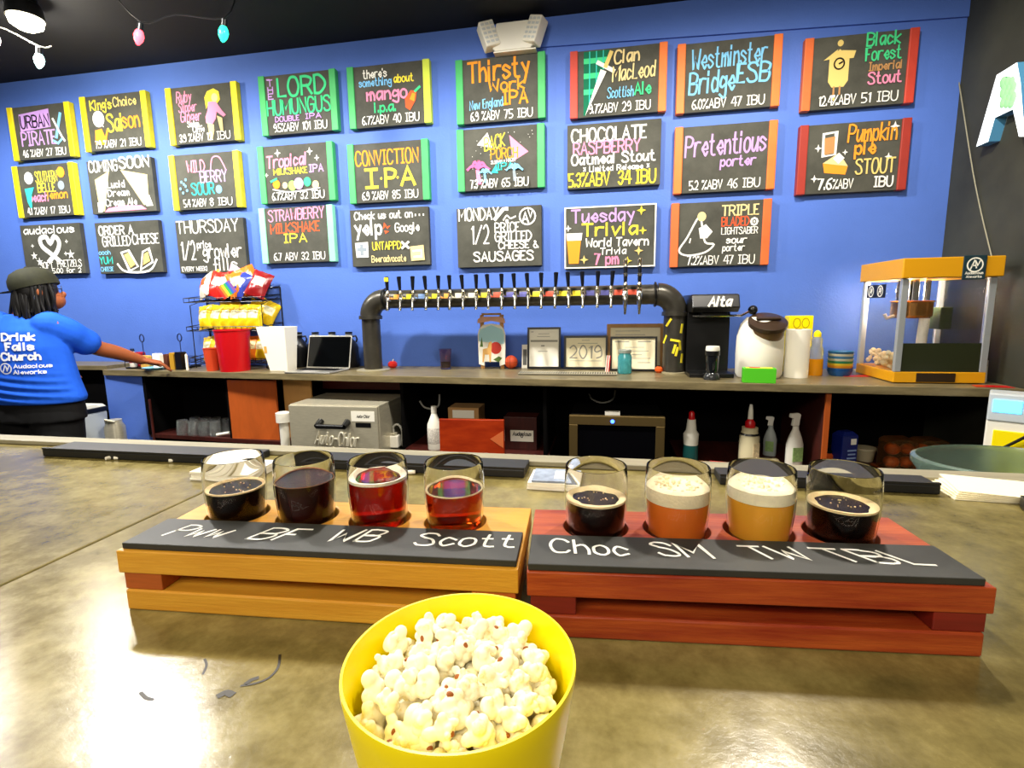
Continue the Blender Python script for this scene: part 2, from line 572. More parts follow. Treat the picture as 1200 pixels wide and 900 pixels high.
# ================================================================= FLIGHT TRAYS
m_yw = mat('golden_pine', 'd9a032', rough=.42, col2='c98a24', nscale=5, nstretch=(1.2, 14, 14), bump=.15, bscale=30)
m_yd = mat('amber_pine', 'b0561c', rough=.5, noise=.2, nscale=5, nstretch=(1.2, 14, 14))
m_rw = mat('red_stained_pine', 'b4531f', rough=.42, col2='86240f', nscale=5, nstretch=(1.2, 14, 14), bump=.15, bscale=30)
m_rd = mat('dark_red_pine', '7c1f12', rough=.5, noise=.25, nscale=5, nstretch=(1.2, 14, 14))
m_slate = mat('chalk_strip_black', '2a2a26', rough=.55, noise=.3, nscale=9)
TOP = .065          # tray height above the bar
def tray(loc, rz, W, D, label, holes, mw, md, texts, hole_r=.0350):
    t = thing('beer_flight_tray', label, 'serving tray', loc, rz, 'beer flight trays')
    # top plank with round holes, cut through
    bm = bmesh.new()
    nseg = 40
    def loop(pts, z):
        vs = [bm.verts.new((x, y, z)) for x, y in pts]
        es = [bm.edges.new((vs[i], vs[(i+1) % len(vs)])) for i in range(len(vs))]
        return vs, es
    rect = [(0, 0), (W, 0), (W, D), (0, D)]
    loops = [rect]+[[(hx+hole_r*math.cos(2*PI*k/nseg), hy+hole_r*math.sin(2*PI*k/nseg)) for k in range(nseg)] for hx, hy in holes]
    rings = []
    for z in (TOP-.024, TOP):
        es = []; vv = []
        for lp in loops:
            v_, e_ = loop(lp, z); vv.append(v_); es += e_
        bmesh.ops.triangle_fill(bm, edges=es, use_beauty=True)
        rings.append(vv)
    for a, b in zip(*rings):
        n = len(a)
        for i in range(n):
            bm.faces.new((a[i], a[(i+1) % n], b[(i+1) % n], b[i]))
    bmesh.ops.recalc_face_normals(bm, faces=bm.faces)
    me = bpy.data.meshes.new('top_plank'); bm.to_mesh(me); bm.free()
    me.materials.append(mw)
    o = bpy.data.objects.new('top_plank', me); COL.objects.link(o); o.parent = t
    b = o.modifiers.new('bevel', 'BEVEL'); b.width = .0012; b.segments = 2; b.limit_method = 'ANGLE'; b.angle_limit = R(60)
    MB().box(.004, W-.004, .001, D-.001, 0, .022).build('bottom_plank', mw, t, .0018)
    MB().box(.003, .045, .003, D-.003, .0221, TOP-.0241).build('end_block', md, t, .001)
    MB().box(W-.045, W-.003, .003, D-.003, .0221, TOP-.0241).build('end_block', md, t, .001)
    MB().box(.05, W-.05, D*.62, D-.004, .0221, TOP-.0245).build('back_rail', md, t, .001)
    return t
def chalk_strip(t, W, x0, x1, y0, y1, texts):
    s = MB().box(x0, x1, y0, y1, TOP+.0002, TOP+.0068).build('chalk_strip', m_slate, t, .0008)
    for tx, u0, u1, h, yb, sl, ri in texts:
        mb = MB()
        for i, q in enumerate(text_quads(tx, u0, u1, yb, h, .0030, sl, ri)):
            mb.flat([(a, b, TOP+.0071+.00004*(i % 8)) for a, b in q])
        mb.build('lettering', mat('chalk_marker_white', 'f4f2ea', rough=.8), s)['label'] = 'white chalk lettering'
aL, aR = R(3.6), R(5.0)
LO = Vector((-.491, .408, BZ+.0003)); RO = Vector((-.0705, .4320, BZ+.0003))
def loc2(o, a, p):
    d = Vector(p)-o.xy.to_2d() if hasattr(o, 'xy') else None
    dx, dy = p[0]-o.x, p[1]-o.y
    return (dx*math.cos(a)+dy*math.sin(a), -dx*math.sin(a)+dy*math.cos(a))
GP = [(-.434, .512), (-.346, .519), (-.257, .523), (-.168, .528), (-.011, .541), (.075, .548), (.160, .556), (.242, .561)]
LH = [loc2(LO, aL, p) for p in GP[:4]]; RH = [loc2(RO, aR, p) for p in GP[4:]]
LH = [(x, .103) for x, y in LH]; RH = [(x, .103) for x, y in RH]
TW, TD = .413, .147
tl = tray(LO, aL, TW, TD, 'golden yellow wooden beer tray with four dark and amber glasses, on the left', LH, m_yw, m_yd, [])
chalk_strip(tl, TW, .004, TW-.002, .004, .066, [('Pww', .033, .095, .026, .024, .45, 0), ('BF', .128, .172, .027, .024, .5, 0), ('WB', .212, .262, .027, .026, .3, .004), ('Scott', .305, .405, .026, .026, .1, .004)])
tr = tray(RO, aR, .396, TD, 'red-stained wooden beer tray with one dark, two orange and one black glass, on the right', RH, m_rw, m_rd, [])
chalk_strip(tr, .396, .001, .388, .002, .064, [('Choc', .022, .095, .027, .026, -.05, -.004), ('SM', .125, .172, .026, .026, -.3, -.003), ('TW', .215, .262, .024, .026, -.55, 0), ('TBL', .285, .362, .024, .026, -.75, -.003)])

# ---- taster glasses
GPROF = [(.0270, 0), (.0290, .002), (.0316, .018), (.0336, .038), (.0342, .052), (.0337, .068), (.0325, .0815)]
def prof_r(z, off):
    for (r0, z0), (r1, z1) in zip(GPROF[1:], GPROF[2:]):
        if z <= z1: return r0+(r1-r0)*max(0, (z-z0))/(z1-z0)-off
    return GPROF[-1][0]-off
glass_out = GPROF+[(.0319, .0822), (.0312, .0815)]
inner = [(prof_r(z, .0009), z) for z in (.068, .052, .038, .018, .008)]+[(.025, .0062), (0, .0060)]
def beer_mat(name, col, kind):
    if kind == 'stout': return mat(name, col, rough=.25, spec=.25)
    if kind == 'amber': return mat(name, col, rough=.03, trans=.92, ior=1.33)
    return mat(name, col, rough=.15, trans=.25, ior=1.33, sss=.0)
BEER = [
    # liquid height, colour, kind, foam(inner radius factor, thickness, colour), label
    (.044, '140602', 'stout', (.86, .0015, 'f0d2a0'), 'glass of nearly black beer with thin tan ring, leftmost of the golden tray'),
    (.056, '260805', 'stout', (.97, .0006, '8a5a3a'), 'glass filled with dark brown beer without foam, second from left on the golden tray'),
    (.060, 'a81206', 'amber', (.80, .0030, 'f6ead2'), 'glass of ruby red beer with white foam ring on the golden tray'),
    (.050, 'b02c06', 'amber', (.94, .0012, 'ead7ae'), 'glass of clear copper-red beer with thin foam line, beside the tray joint'),
    (.044, '140402', 'stout', (.72, .0020, 'ecd4a4'), 'half-full glass of black stout with bubbly tan foam, leftmost of the red tray'),
    (.046, 'f57f2a', 'hazy', (0, .0140, 'f3e2ba'), 'glass of orange amber beer under a thick cream head'),
    (.050, 'ffb938', 'hazy', (0, .0120, 'f7ecc8'), 'glass of cloudy golden beer with a tall bubbly cream head'),
    (.043, '100502', 'stout', (.78, .0020, 'f2d8a0'), 'glass of black beer with tan foam ring at the right end of the red tray'),
]
for i, (lh, colr, kind, foam, lab) in enumerate(BEER):
    o_, a_, hs = (LO, aL, LH[i]) if i < 4 else (RO, aR, RH[i-4])
    p = Vector((o_.x+hs[0]*math.cos(a_)-hs[1]*math.sin(a_), o_.y+hs[0]*math.sin(a_)+hs[1]*math.cos(a_), BZ+.0535))
    if True:
        g = thing('taster_glass', lab, 'beer glass', p, i*.7, 'taster glasses of beer')
        MB().lathe(glass_out+inner, seg=56, caps=False).lathe([(0, 0), (.0255, 0)], seg=56, caps=False).build('glass_wall', mat('taster_glass_clear', 'ffffff', rough=0, trans=1, ior=1.22), g)
        zs = [.0066, .010, .018, .028, .038, .048, .058, lh]
        zs = sorted(set([z for z in zs if z <= lh]+[lh]))
        pr = [(0, .0066)]+[(prof_r(z, .0018) if z > .008 else .0247, z) for z in zs]+[(0, lh)]
        MB().lathe(pr, seg=56).build('beer', beer_mat('beer_'+colr, colr, kind), g)
        fi, ft, fc = foam
        fm = mat('foam_'+fc, fc, rough=.7, noise=.05, nscale=160, bump=.3, bscale=300)
        mb = MB(); seg = 56
        rnd = random.Random(i)
        if fi > 0:
            vs = []; fs = []
            ph = [rnd.random()*6 for _ in range(4)]
            for k in range(seg):
                a = 2*PI*k/seg
                ro = prof_r(lh, .0017)
                ri = ro*(fi+(1-fi)*.35*(math.sin(2*a+ph[0])*.6+math.sin(5*a+ph[1])*.3+math.sin(9*a+ph[2])*.2))
                ri = min(ri, ro*.985)
                for r_, z_ in ((ro, lh+.0003), (ro, lh+ft+.0006), ((ro+ri)/2, lh+ft+.0004), (ri, lh+.0003)):
                    vs.append((r_*math.cos(a), r_*math.sin(a), z_))
            for k in range(seg):
                k2 = (k+1) % seg
                for q in range(4):
                    q2 = (q+1) % 4
                    fs.append((k*4+q, k2*4+q, k2*4+q2, k*4+q2))
            mb._add(vs, fs, 0, True)
            if kind == 'stout' and fi < .9:
                for _ in range(14):
                    a = rnd.random()*6.28; rr = rnd.random()**.5*prof_r(lh, .004)*fi*.9
                    mb.sphere((rr*math.cos(a), rr*math.sin(a), lh+.0003), rnd.uniform(.0004, .0011), 8, 5)
        else:
            zz = [lh+.0003+k*(ft/4) for k in range(5)]
            mb.lathe([(0, lh+.0003)]+[(prof_r(z, .0017), z) for z in zz]+[(prof_r(zz[-1], .006), zz[-1]+.0022), (.010, zz[-1]+.0012), (0, zz[-1]+.0004)], seg=seg)
            for _ in range(60):
                a = rnd.random()*6.28; rr = rnd.random()**.5*.024
                mb.sphere((rr*math.cos(a), rr*math.sin(a), zz[-1]+.0016), rnd.uniform(.0008, .0024), 8, 6)
        mb.build('foam', fm, g)

# ================================================================= POPCORN BOWL
bz = onZ(537, 778, BZ+.105)
bowl_c = Vector((bz.x, bz.y+.004, BZ+.0005))
bowl = thing('popcorn_bowl', 'bright yellow plastic bowl full of popcorn in the foreground', 'bowl', bowl_c)
BH = .105
def brad(z): return .047+(.0665-.047)*(z/BH)**.8
bp_ = [(0, 0), (.046, 0), (.050, .003)]+[(brad(z), z) for z in (.02, .04, .06, .08, .095, .1035)]
bp_ += [(brad(BH)-.0005, BH+.0012), (brad(BH)-.0020, BH+.0012), (brad(.1)-.0026, .1)]+[(brad(z)-.0026, z) for z in (.08, .05, .02, .006)]+[(0, .005)]
MB().lathe(bp_, seg=96).build('bowl_shell', m_yellow, bowl)

m_pop = mat('popcorn_cream', 'fbf3d2', rough=.75, col2='f3d77f', nscale=110, spec=.2)
nt = m_pop.node_tree
for n in nt.nodes:
    if n.type == 'VALTORGB':
        n.color_ramp.elements[0].position = .30
        n.color_ramp.elements[1].position = .46
m_hull = mat('popcorn_hull', '9a5418', rough=.5)
pops = []
for k in range(7):
    rnd = random.Random(40+k)
    mb = MB()
    n = rnd.randint(7, 10)
    mb.sphere((0, 0, 0), .0062, 12, 8)
    for q in range(n):
        d = Vector((rnd.gauss(0, 1), rnd.gauss(0, 1), rnd.gauss(0, .8))).normalized()
        r_ = rnd.uniform(.0030, .0052)
        c = d*rnd.uniform(.0052, .0085)
        mb.sphere(c, r_, 12, 8, 0, (1, rnd.uniform(.75, 1), rnd.uniform(.8, 1.15)))
        if rnd.random() < .6:
            c2 = c+Vector((rnd.gauss(0, 1), rnd.gauss(0, 1), rnd.gauss(0, 1))).normalized()*.004
            mb.sphere(c2, r_*.7, 10, 6)
    o = mb.build('popcorn_piece', m_pop)
    remesh(o, .0008, 2, .5)
    tag(o, 'popped popcorn piece in the yellow bowl', 'popcorn', 'popcorn pieces in the yellow bowl')
    # hull fleck
    if k % 2: pops.append(o); continue
    h = MB().sphere((0, 0, 0), .0028, 10, 6, 0, (1, .7, .5))
    d = Vector((rnd.gauss(0, 1), rnd.gauss(0, 1), rnd.gauss(0, 1))).normalized()
    ho = h.build('hull', m_hull, o)
    best = max((v.co for v in o.data.vertices), key=lambda c: c.dot(d)-2.2*(c-d*c.dot(d)).length)
    ho.location = best*.86
    pops.append(o)
placed = []
rnd = random.Random(5)
def try_layer(zf, n, rmax, gap):
    c = 0; tries = 0
    while c < n and tries < 6000:
        tries += 1
        a = rnd.random()*6.283; rr = rmax*math.sqrt(rnd.random())
        x, y = rr*math.cos(a), rr*math.sin(a)
        z = zf(rr)+rnd.uniform(-.0025, .0035)
        if all((x-p[0])**2+(y-p[1])**2+(z-p[2])**2 > gap*gap for p in placed):
            placed.append((x, y, z)); c += 1
try_layer(lambda r: .068-.1*r*r*10, 80, .044, .0120)
try_layer(lambda r: .083+.006*(1-(r/.055)**2), 180, .0520, .0098)
try_layer(lambda r: .0915+.009*(1-(r/.055)**2), 76, .0485, .0115)
for i, (x, y, z) in enumerate(placed):
    src = pops[i % len(pops)]
    if i < len(pops): o = src
    else:
        o = src.copy(); COL.objects.link(o)
        for ch in src.children:
            c = ch.copy(); COL.objects.link(c); c.parent = o
    o.location = bowl_c+Vector((x, y, z))
    o.rotation_euler = (rnd.random()*6.28, rnd.random()*6.28, rnd.random()*6.28)
    s_ = rnd.uniform(.72, .98)
    o.scale = (s_, s_, s_)
# ================================================================= CHALKBOARDS
BW, BHT, BT = .54, .363, .034
strip_cols = dict(y='f2dc1c', g='3fae5f', m='8fe3b4', l='cfe04a', r='c2402f', o='e8742c', d='9c2f22', q='d9672f')
m_board = mat('blackboard_slate', '4b4b43', rough=.65, noise=.3, nscale=5, spec=.2)
m_board_side = mat('blackboard_edge', '101010', rough=.6)
def abv(a, b, k='W', u0=.12, u1=.9, v=.95):
    return [('t', a, u0, u0+(u1-u0)*.47, v, .13, k, .8), ('t', b, u0+(u1-u0)*.55, u1, v, .13, k, .8)]
def star(u, v, r, k, n=4):
    pts = []
    for i in range(2*n):
        rr = r if i % 2 == 0 else r*.35
        a = PI*i/n-PI/2
        pts.append((u+rr*math.cos(a), v+rr*1.49*math.sin(a)))
    return ('p', pts, k)
def ring(u, v, r, k, wd=1, n=20, a0=0, a1=2*PI):
    return ('l', [(u+r*math.cos(a0+(a1-a0)*i/n), v+r*1.49*math.sin(a0+(a1-a0)*i/n)) for i in range(n+1)], k, wd)
def palm(u, v, s, k, k2):
    out = [('p', [(u-.012*s, v), (u-.02*s, v-.16*s), (u+.01*s, v-.16*s), (u+.03*s, v)], k2)]
    for a in (-2.7, -2.1, -1.4, -.8, -.3):
        out.append(('l', [(u, v-.17*s), (u+.05*s*math.cos(a), v-.17*s+.09*s*math.sin(a)), (u+.10*s*math.cos(a), v-.14*s+.06*s*math.sin(a))], k, 1.3*s, True))
    return out
L_ = 'chalkboard on the blue wall '
B_ = [
 (-4.308, 1.481, 'yy', 'smallest-looking chalkboard at top left with pale lilac block lettering and yellow edge strips',
  [('p', [(.13, .14), (.68, .08), (.68, .42), (.13, .46)], 'V'), ('t', 'URBAN', .15, .66, .40, .22, 'K', 2.2), ('t', 'PIRATE', .13, .74, .73, .25, 'V', 3), ('l', [(.76, .62), (.88, .2)], 'B', 3), ('l', [(.74, .28), (.86, .62), (.9, .7)], 'W', 2), ('l', [(.7, .68), (.78, .74), (.86, .66)], 'B', 2)]+abv('4.6 %ABV', '27 IBU')),
 (-3.669, 1.500, 'yy', 'chalkboard with yellow edges and large yellow-to-orange six letter beer name, second in the top row',
  [('t', "King's", .1, .46, .25, .17, 'Y', 1.5), ('t', 'Choice', .5, .88, .22, .15, 'N', 1.1), ('t', 'Sai', .36, .62, .66, .30, 'Y', 2), ('t', 'son', .62, .9, .62, .28, 'O', 1.8), ('c', .22, .42, .1, 'W'), ('p', [(.2, .5), (.27, .48), (.3, .58)], 'W'), ('p', [(.12, .88), (.14, .62), (.26, .6), (.3, .75), (.34, .62), (.36, .66), (.3, .9)], 'O')]+abv('7.9 %ABV', '21 IBU')),
 (-2.969, 1.496, 'yy', 'chalkboard with yellow edges, pink script and a drawing of a blond woman in pink',
  [('t', 'Ruby', .1, .33, .26, .18, 'P', 2, .1), ('t', 'Slipper', .12, .4, .43, .16, 'P', 1.8, .1), ('t', 'Ginger', .14, .46, .60, .17, 'P', 1.8, .1), ('t', 'Sudan', .24, .42, .70, .09, 'W', 1.1), ('t', 'Cliffe', .32, .5, .80, .10, 'W', 1.1),
   ('p', [(.62, .3), (.56, .42), (.55, .22), (.6, .12), (.7, .08), (.78, .14), (.79, .28), (.74, .34)], 'Y'), ('p', [(.6, .3), (.72, .3), (.8, .46), (.86, .55), (.82, .58), (.72, .48), (.7, .6), (.62, .72), (.54, .66), (.54, .55), (.58, .45)], 'P'), ('p', [(.56, .66), (.66, .7), (.66, .8), (.62, .95), (.58, .95)], 'C'), ('p', [(.72, .55), (.8, .6), (.8, .82), (.76, .84)], 'C'), ('c', .71, .24, .05, 'C')]+abv('3.9 %ABV', '12 IBU', 'W', .1, .9, .96)),
 (-4.343, 1.078, 'yy', 'chalkboard with yellow edges and small colourful fruit drawings, leftmost of the second row',
  [('t', 'SOUTHERN', .34, .74, .33, .2, 'Y', 1.6), ('t', 'BELLE', .36, .68, .52, .16, 'Y', 1.8), ('t', 'peach', .18, .52, .7, .17, 'P', 1.7, .1), ('t', 'lemon', .52, .88, .66, .15, 'O', 1.6, .1), ('c', .22, .24, .08, 'W'), ('c', .82, .17, .07, 'O'), ('p', [(.12, .44), (.3, .42), (.24, .56), (.2, .9), (.14, .7)], 'T'), ('c', .8, .42, .06, 'S')]+abv('4.1 %ABV', '17 IBU')),
 (-3.688, 1.073, '', 'chalkboard without edge strips showing two pale yellow light beams and white heading',
  [('p', [(.1, .35), (.34, .2), (.2, .95), (.12, .95)], 'C'), ('p', [(.52, .2), (.92, .32), (.9, .86), (.82, .88)], 'C'), ('p', [(.1, .78), (.2, .78), (.16, .97), (.1, .97)], 'W'), ('p', [(.8, .72), (.92, .7), (.96, .9), (.86, .9)], 'W'), ('p', [(.2, .97), (.26, .9), (.5, .86), (.78, .88), (.86, .96)], 'P'), ('t', 'COMING', .04, .48, .2, .19, 'W', 2), ('t', 'SOON', .52, .97, .17, .19, 'W', 2), ('t', 'Lucid', .3, .56, .52, .12, 'W', 1.1), ('t', 'Dream', .29, .62, .68, .12, 'W', 1.1), ('t', 'Cream Ale', .24, .72, .86, .12, 'W', 1.1)]),
 (-2.999, 1.067, 'yy', 'chalkboard with wide yellow edges, three-line lilac and turquoise sour beer name and a berry drawing',
  [('t', 'WILD', .22, .5, .32, .2, 'P', 1.8), ('t', 'BERRY', .42, .84, .52, .2, 'V', 1.8), ('t', 'SOUR', .26, .62, .73, .2, 'T', 1.9), ('c', .7, .66, .05, 'B'), ('l', [(.6, .3), (.64, .1), (.74, .08), (.8, .2), (.84, .32)], 'P', 1.2, True)]+[('c', .14+.04*math.cos(i*2.4)*(1+i*.1), .45+.04*i, .018, 'B') for i in range(7)]+abv('5.4 %ABV', '8 IBU', 'W')),
 (-4.36, .66, '', 'grey chalkboard behind the person with a white twisted pretzel drawing',
  [('t', 'audacious', .06, .9, .18, .14, 'W', 1.5, .05), ('l', [(.42, .74), (.58, .54), (.63, .36), (.56, .25), (.48, .38), (.42, .25), (.32, .29), (.34, .44), (.46, .58), (.58, .72)], 'W', 4.5, True), star(.18, .62, .06, 'W', 5), star(.26, .74, .06, 'W', 5), star(.8, .62, .07, 'W', 5), star(.72, .6, .035, 'W'), star(.76, .36, .03, 'W'), star(.18, .42, .03, 'W'), ('t', 'SOFT', .26, .48, .88, .12, 'W', 1.3), ('t', 'PRETZELS', .56, .96, .86, .13, 'W', 1.3), ('t', '$5.00 for 2', .42, .94, .98, .09, 'W', 1)]),
 (-3.688, .650, '', 'grey chalkboard with a drawing of sandwiches in a basket and turquoise notes',
  [('t', 'ORDER A', .06, .6, .24, .16, 'W', 1.5), ('t', 'GRILLED', .1, .54, .46, .18, 'W', 1.4), ('t', 'CHEESE', .58, .98, .44, .18, 'W', 1.2), ('t', 'oooh', .02, .2, .62, .08, 'B', 1), ('t', 'YUM', .02, .22, .8, .13, 'T', 1.4), ('t', 'CHEESE', .02, .22, .95, .08, 'B', 1), ('l', [(.3, .82), (.42, .97), (.78, .97), (.92, .76)], 'W', 2, True), ('l', [(.38, .6), (.5, .56), (.62, .88), (.48, .96), (.38, .6)], 'W', 1.8), ('l', [(.72, .6), (.82, .54), (.86, .8), (.66, .94), (.72, .6)], 'W', 1.8), ('p', [(.42, .64), (.5, .6), (.58, .84), (.5, .9)], 'N'), ('p', [(.74, .64), (.8, .6), (.82, .78), (.7, .86)], 'N')]),
 (-3.010, .635, '', 'grey chalkboard announcing a weekday discount in white, above the snack bag rack',
  [('t', 'THURSDAY', .02, .92, .24, .22, 'W', 1.3), ('t', '1/2', .06, .26, .74, .34, 'W', 1.6), ('t', 'price', .3, .5, .53, .13, 'W', 1.3), ('t', 'growler', .38, .94, .72, .24, 'W', 1.5), ('t', 'fills', .52, .86, .96, .22, 'W', 1.5), ('t', 'EVERY WEEK!', .04, .42, .96, .08, 'W', 1)]),
 (-2.261, 1.506, 'gg', 'chalkboard with green edges and large mint green double lettering, fourth in the top row',
  [('l', [(.06, .06), (.1, .06)], 'V', 1), ('t', 'T', .07, .14, .17, .1, 'V', 1.8), ('t', 'H', .07, .14, .28, .09, 'V', 1.8), ('t', 'E', .07, .14, .39, .09, 'V', 1.8), ('t', 'LORD', .22, .9, .36, .29, 'G', 2.6), ('t', 'HUMUNGUS', .04, .96, .66, .24, 'G', 2.4), ('t', 'DOUBLE', .15, .5, .78, .08, 'V', 1.3), ('t', 'IPA', .6, .82, .77, .08, 'V', 1.3)]+abv('9.5%ABV', '101 IBU')),
 (-1.636, 1.503, 'gl', 'chalkboard with one green and one lime edge and a red mango drawing',
  [('t', "there's", .16, .48, .2, .13, 'W', 1.8), ('t', 'something', .1, .54, .33, .12, 'B', 1.6), ('t', 'about', .58, .84, .31, .12, 'Y', 1.6), ('t', 'mango', .2, .74, .56, .19, 'P', 2.8), ('t', 'i.p.a.', .3, .58, .76, .15, 'G', 2.2), ('p', [(.72, .72), (.72, .58), (.8, .46), (.88, .48), (.86, .62), (.78, .78)], 'R'), ('p', [(.78, .6), (.82, .5), (.86, .52), (.84, .64)], 'O'), ('l', [(.86, .48), (.92, .42)], 'G', 2)]+abv('6.7%ABV', '40 IBU')),
 (-2.311, 1.077, 'gg', 'chalkboard with green edges, pink script heading and a row of fruit drawings',
  [('t', 'Tropical', .06, .66, .38, .2, 'P', 2.3, .08, .03), ('t', 'MILKSHAKE', .16, .66, .5, .1, 'Y', 1.5), ('t', 'IPA', .7, .9, .49, .12, 'V', 1.6), star(.24, .13, .05, 'W'), star(.72, .14, .05, 'W'), star(.82, .26, .04, 'W'), star(.05, .5, .03, 'W'), ('c', .19, .67, .055, 'O'), ('c', .32, .7, .04, 'C'), ('c', .43, .71, .06, 'L'), ('c', .53, .68, .07, 'V'), ('c', .66, .66, .055, 'G'), ('c', .78, .72, .05, 'C'), ('l', [(.14, .76), (.4, .82), (.84, .78)], 'W', 1, True), ('l', [(.12, .62), (.2, .58)], 'G', 2)]+abv('6.7%ABV', '32 IBU')),
 (-1.665, 1.046, 'gg', 'chalkboard with green edges and three huge yellow capitals under an orange word',
  [('t', 'CONVICTION', .05, .92, .36, .23, 'O', 1.9), ('t', 'I', .18, .34, .74, .3, 'Y', 3), ('t', 'P', .46, .6, .74, .29, 'Y', 3), ('t', 'A', .68, .86, .73, .29, 'Y', 3), ('c', .4, .6, .015, 'Y'), ('c', .63, .6, .015, 'Y')]+abv('6.9 %ABV', '85 IBU')),
 (-2.339, .684, 'mm', 'chalkboard with pale mint edges and three plain lines in pink, red and yellow',
  [('t', 'STRAWBERRY', .08, .92, .24, .19, 'P', 1.4, .03, .03), ('t', 'MILKSHAKE', .1, .84, .46, .17, 'R', 1.3, .03, .02), ('t', 'IPA', .3, .64, .63, .15, 'Y', 1.3)]+abv('6.7 ABV', '32 IBU')),
 (-1.678, .643, '', 'dark chalkboard without edges listing review websites, with two small pale icons',
  [('t', 'Check us out on', .06, .8, .17, .12, 'W', 1.2, .03), ('t', '...', .84, .94, .15, .12, 'W', 1.3), ('t', 'yelp', .06, .4, .44, .24, 'W', 3), ('p', [(.42, .36), (.44, .24), (.47, .3)], 'R'), ('p', [(.46, .32), (.52, .3), (.48, .36)], 'R'), ('p', [(.44, .38), (.5, .4), (.45, .44)], 'R'), ('t', 'Google', .58, .88, .41, .14, 'W', 1.1), ('p', [(.05, .58), (.22, .57), (.22, .84), (.06, .84)], 'W'), ('l', [(.09, .7), (.18, .7)], 'S', 3), ('l', [(.135, .63), (.135, .78)], 'S', 3), ('t', 'UNTAPPD', .28, .64, .71, .13, 'Y', 1.3), ('l', [(.66, .6), (.74, .7)], 'W', 2), ('l', [(.74, .6), (.66, .7)], 'W', 2), ('t', 'Beeradvocate', .26, .7, .93, .11, 'C', 1.2), ('p', [(.76, .68), (.93, .66), (.94, .92), (.77, .93)], 'C'), ('l', [(.8, .76), (.9, .75), (.9, .86), (.81, .86)], 'W', 1.5)]),
 (-.926, 1.476, 'gg', 'chalkboard with green edges and tall orange name, right below the emergency light',
  [('t', 'Thirsty', .1, .86, .36, .3, 'O', 2.4, 0, .03), ('t', 'Work', .36, .8, .52, .17, 'O', 2), ('t', 'IPA', .54, .84, .74, .2, 'O', 2.1), ('t', 'New England', .11, .53, .79, .14, 'B', 1, 0, .03)]+abv('6.9 %ABV', '75 IBU', 'W', .12, .9, .96)),
 (-.932, 1.081, 'gg', 'chalkboard with green edges, pink and blue palm trees and a big pink triangle',
  [('p', [(.2, .26), (.34, .07), (.4, .32)], 'W'), ('p', [(.62, .14), (.86, .42), (.66, .56)], 'P'), ('t', 'BACK', .3, .56, .36, .2, 'Y', 3, 0, .06), ('t', 'PORCH', .38, .72, .5, .16, 'O', 2.6), ('t', 'SLIGHTLY', .38, .56, .58, .05, 'W', 1), ('t', 'HAZY', .58, .7, .56, .05, 'W', 1), ('t', 'IPA', .46, .66, .68, .11, 'T', 2.4), ('p', [(.38, .72), (.45, .58), (.47, .74)], 'T')]+palm(.21, .9, 1.5, 'M', 'P')+palm(.3, .88, .9, 'B', 'B')+palm(.68, .88, 1.1, 'B', 'S')+[('c', random.Random(3+i).random()*.9+.05, random.Random(70+i).random()*.8+.05, .004, 'W') for i in range(26)]+abv('7.3 %ABV', '65 IBU', 'W', .12, .86, .97)),
 (-.951, .616, '', 'grey chalkboard with a white half price grilled food offer and circled emblem',
  [('t', 'MONDAY', .03, .5, .2, .19, 'W', 1.8), ('l', [(.46, .2), (.56, .04), (.6, .04)], 'W', 3), ('l', [(.56, .22), (.6, .15), (.64, .2), (.7, .17)], 'W', 1.2, True), ('c', .6, .24, .02, 'W'), ('t', '1/2', .18, .38, .6, .3, 'W', 1.4), ('t', 'PRICE', .46, .74, .42, .15, 'W', 1.8), ('t', 'GRILLED', .46, .88, .57, .15, 'W', 1.8), ('t', 'CHEESE &', .5, .96, .7, .11, 'W', 1.5), ('t', 'SAUSAGES', .2, .9, .9, .15, 'W', 1.5), ring(.84, .18, .09, 'W', 1.3), ('t', 'A', .78, .85, .28, .16, 'W', 1.6), ('t', 'V', .85, .9, .2, .12, 'W', 1.6)]),
 (-.234, 1.457, 'ro', 'chalkboard with red and orange edges, a silver sword and green tartan drawing',
  [('p', [(.1, .02), (.4, .02), (.13, .97), (.1, .97)], 'D'), ('p', [(.1, .12), (.38, .12), (.36, .2), (.1, .2)], 'G'), ('p', [(.1, .34), (.3, .34), (.28, .42), (.1, .42)], 'G'), ('p', [(.1, .58), (.23, .58), (.21, .66), (.1, .66)], 'G'), ('l', [(.17, .03), (.17, .8)], 'T', .8), ('l', [(.25, .03), (.25, .5)], 'T', .8), ('l', [(.33, .03), (.33, .3)], 'T', .8), ('p', [(.3, .3), (.37, .34), (.12, .98)], 'W'), ('l', [(.27, .2), (.45, .34)], 'W', 3), ('l', [(.36, .26), (.42, .07)], 'N', 3), ('t', 'Clan', .46, .74, .24, .18, 'C', 2, .05, .02), ('t', 'MacLeod', .44, .92, .50, .22, 'C', 2.2, .06, .03), ('t', 'Scottish', .38, .68, .74, .15, 'B', 1.6, .08), ('t', 'Ale', .7, .88, .72, .17, 'G', 1.6)]+abv('9.7%ABV', '29 IBU', 'W', .17, .88)),
 (-.253, 1.058, '', 'black chalkboard without edges with tall white and pink lettering, seventh in the second row',
  [('t', 'CHOCOLATE', .05, .84, .27, .19, 'W', 2.1), ('t', 'RASPBERRY', .07, .78, .46, .18, 'P', 2), ('t', 'Oatmeal Stout', .05, .94, .62, .15, 'W', 1.9), ('t', '* Limited Release *', .18, .88, .74, .08, 'W', 1), ('t', '5.3%ABV', .02, .46, .96, .2, 'Y', 2), ('t', '34 IBU', .56, .95, .96, .2, 'Y', 2)]),
 (-.269, .590, 'frame', 'thin white-framed chalkboard with a pint glass drawing and trivia night lettering',
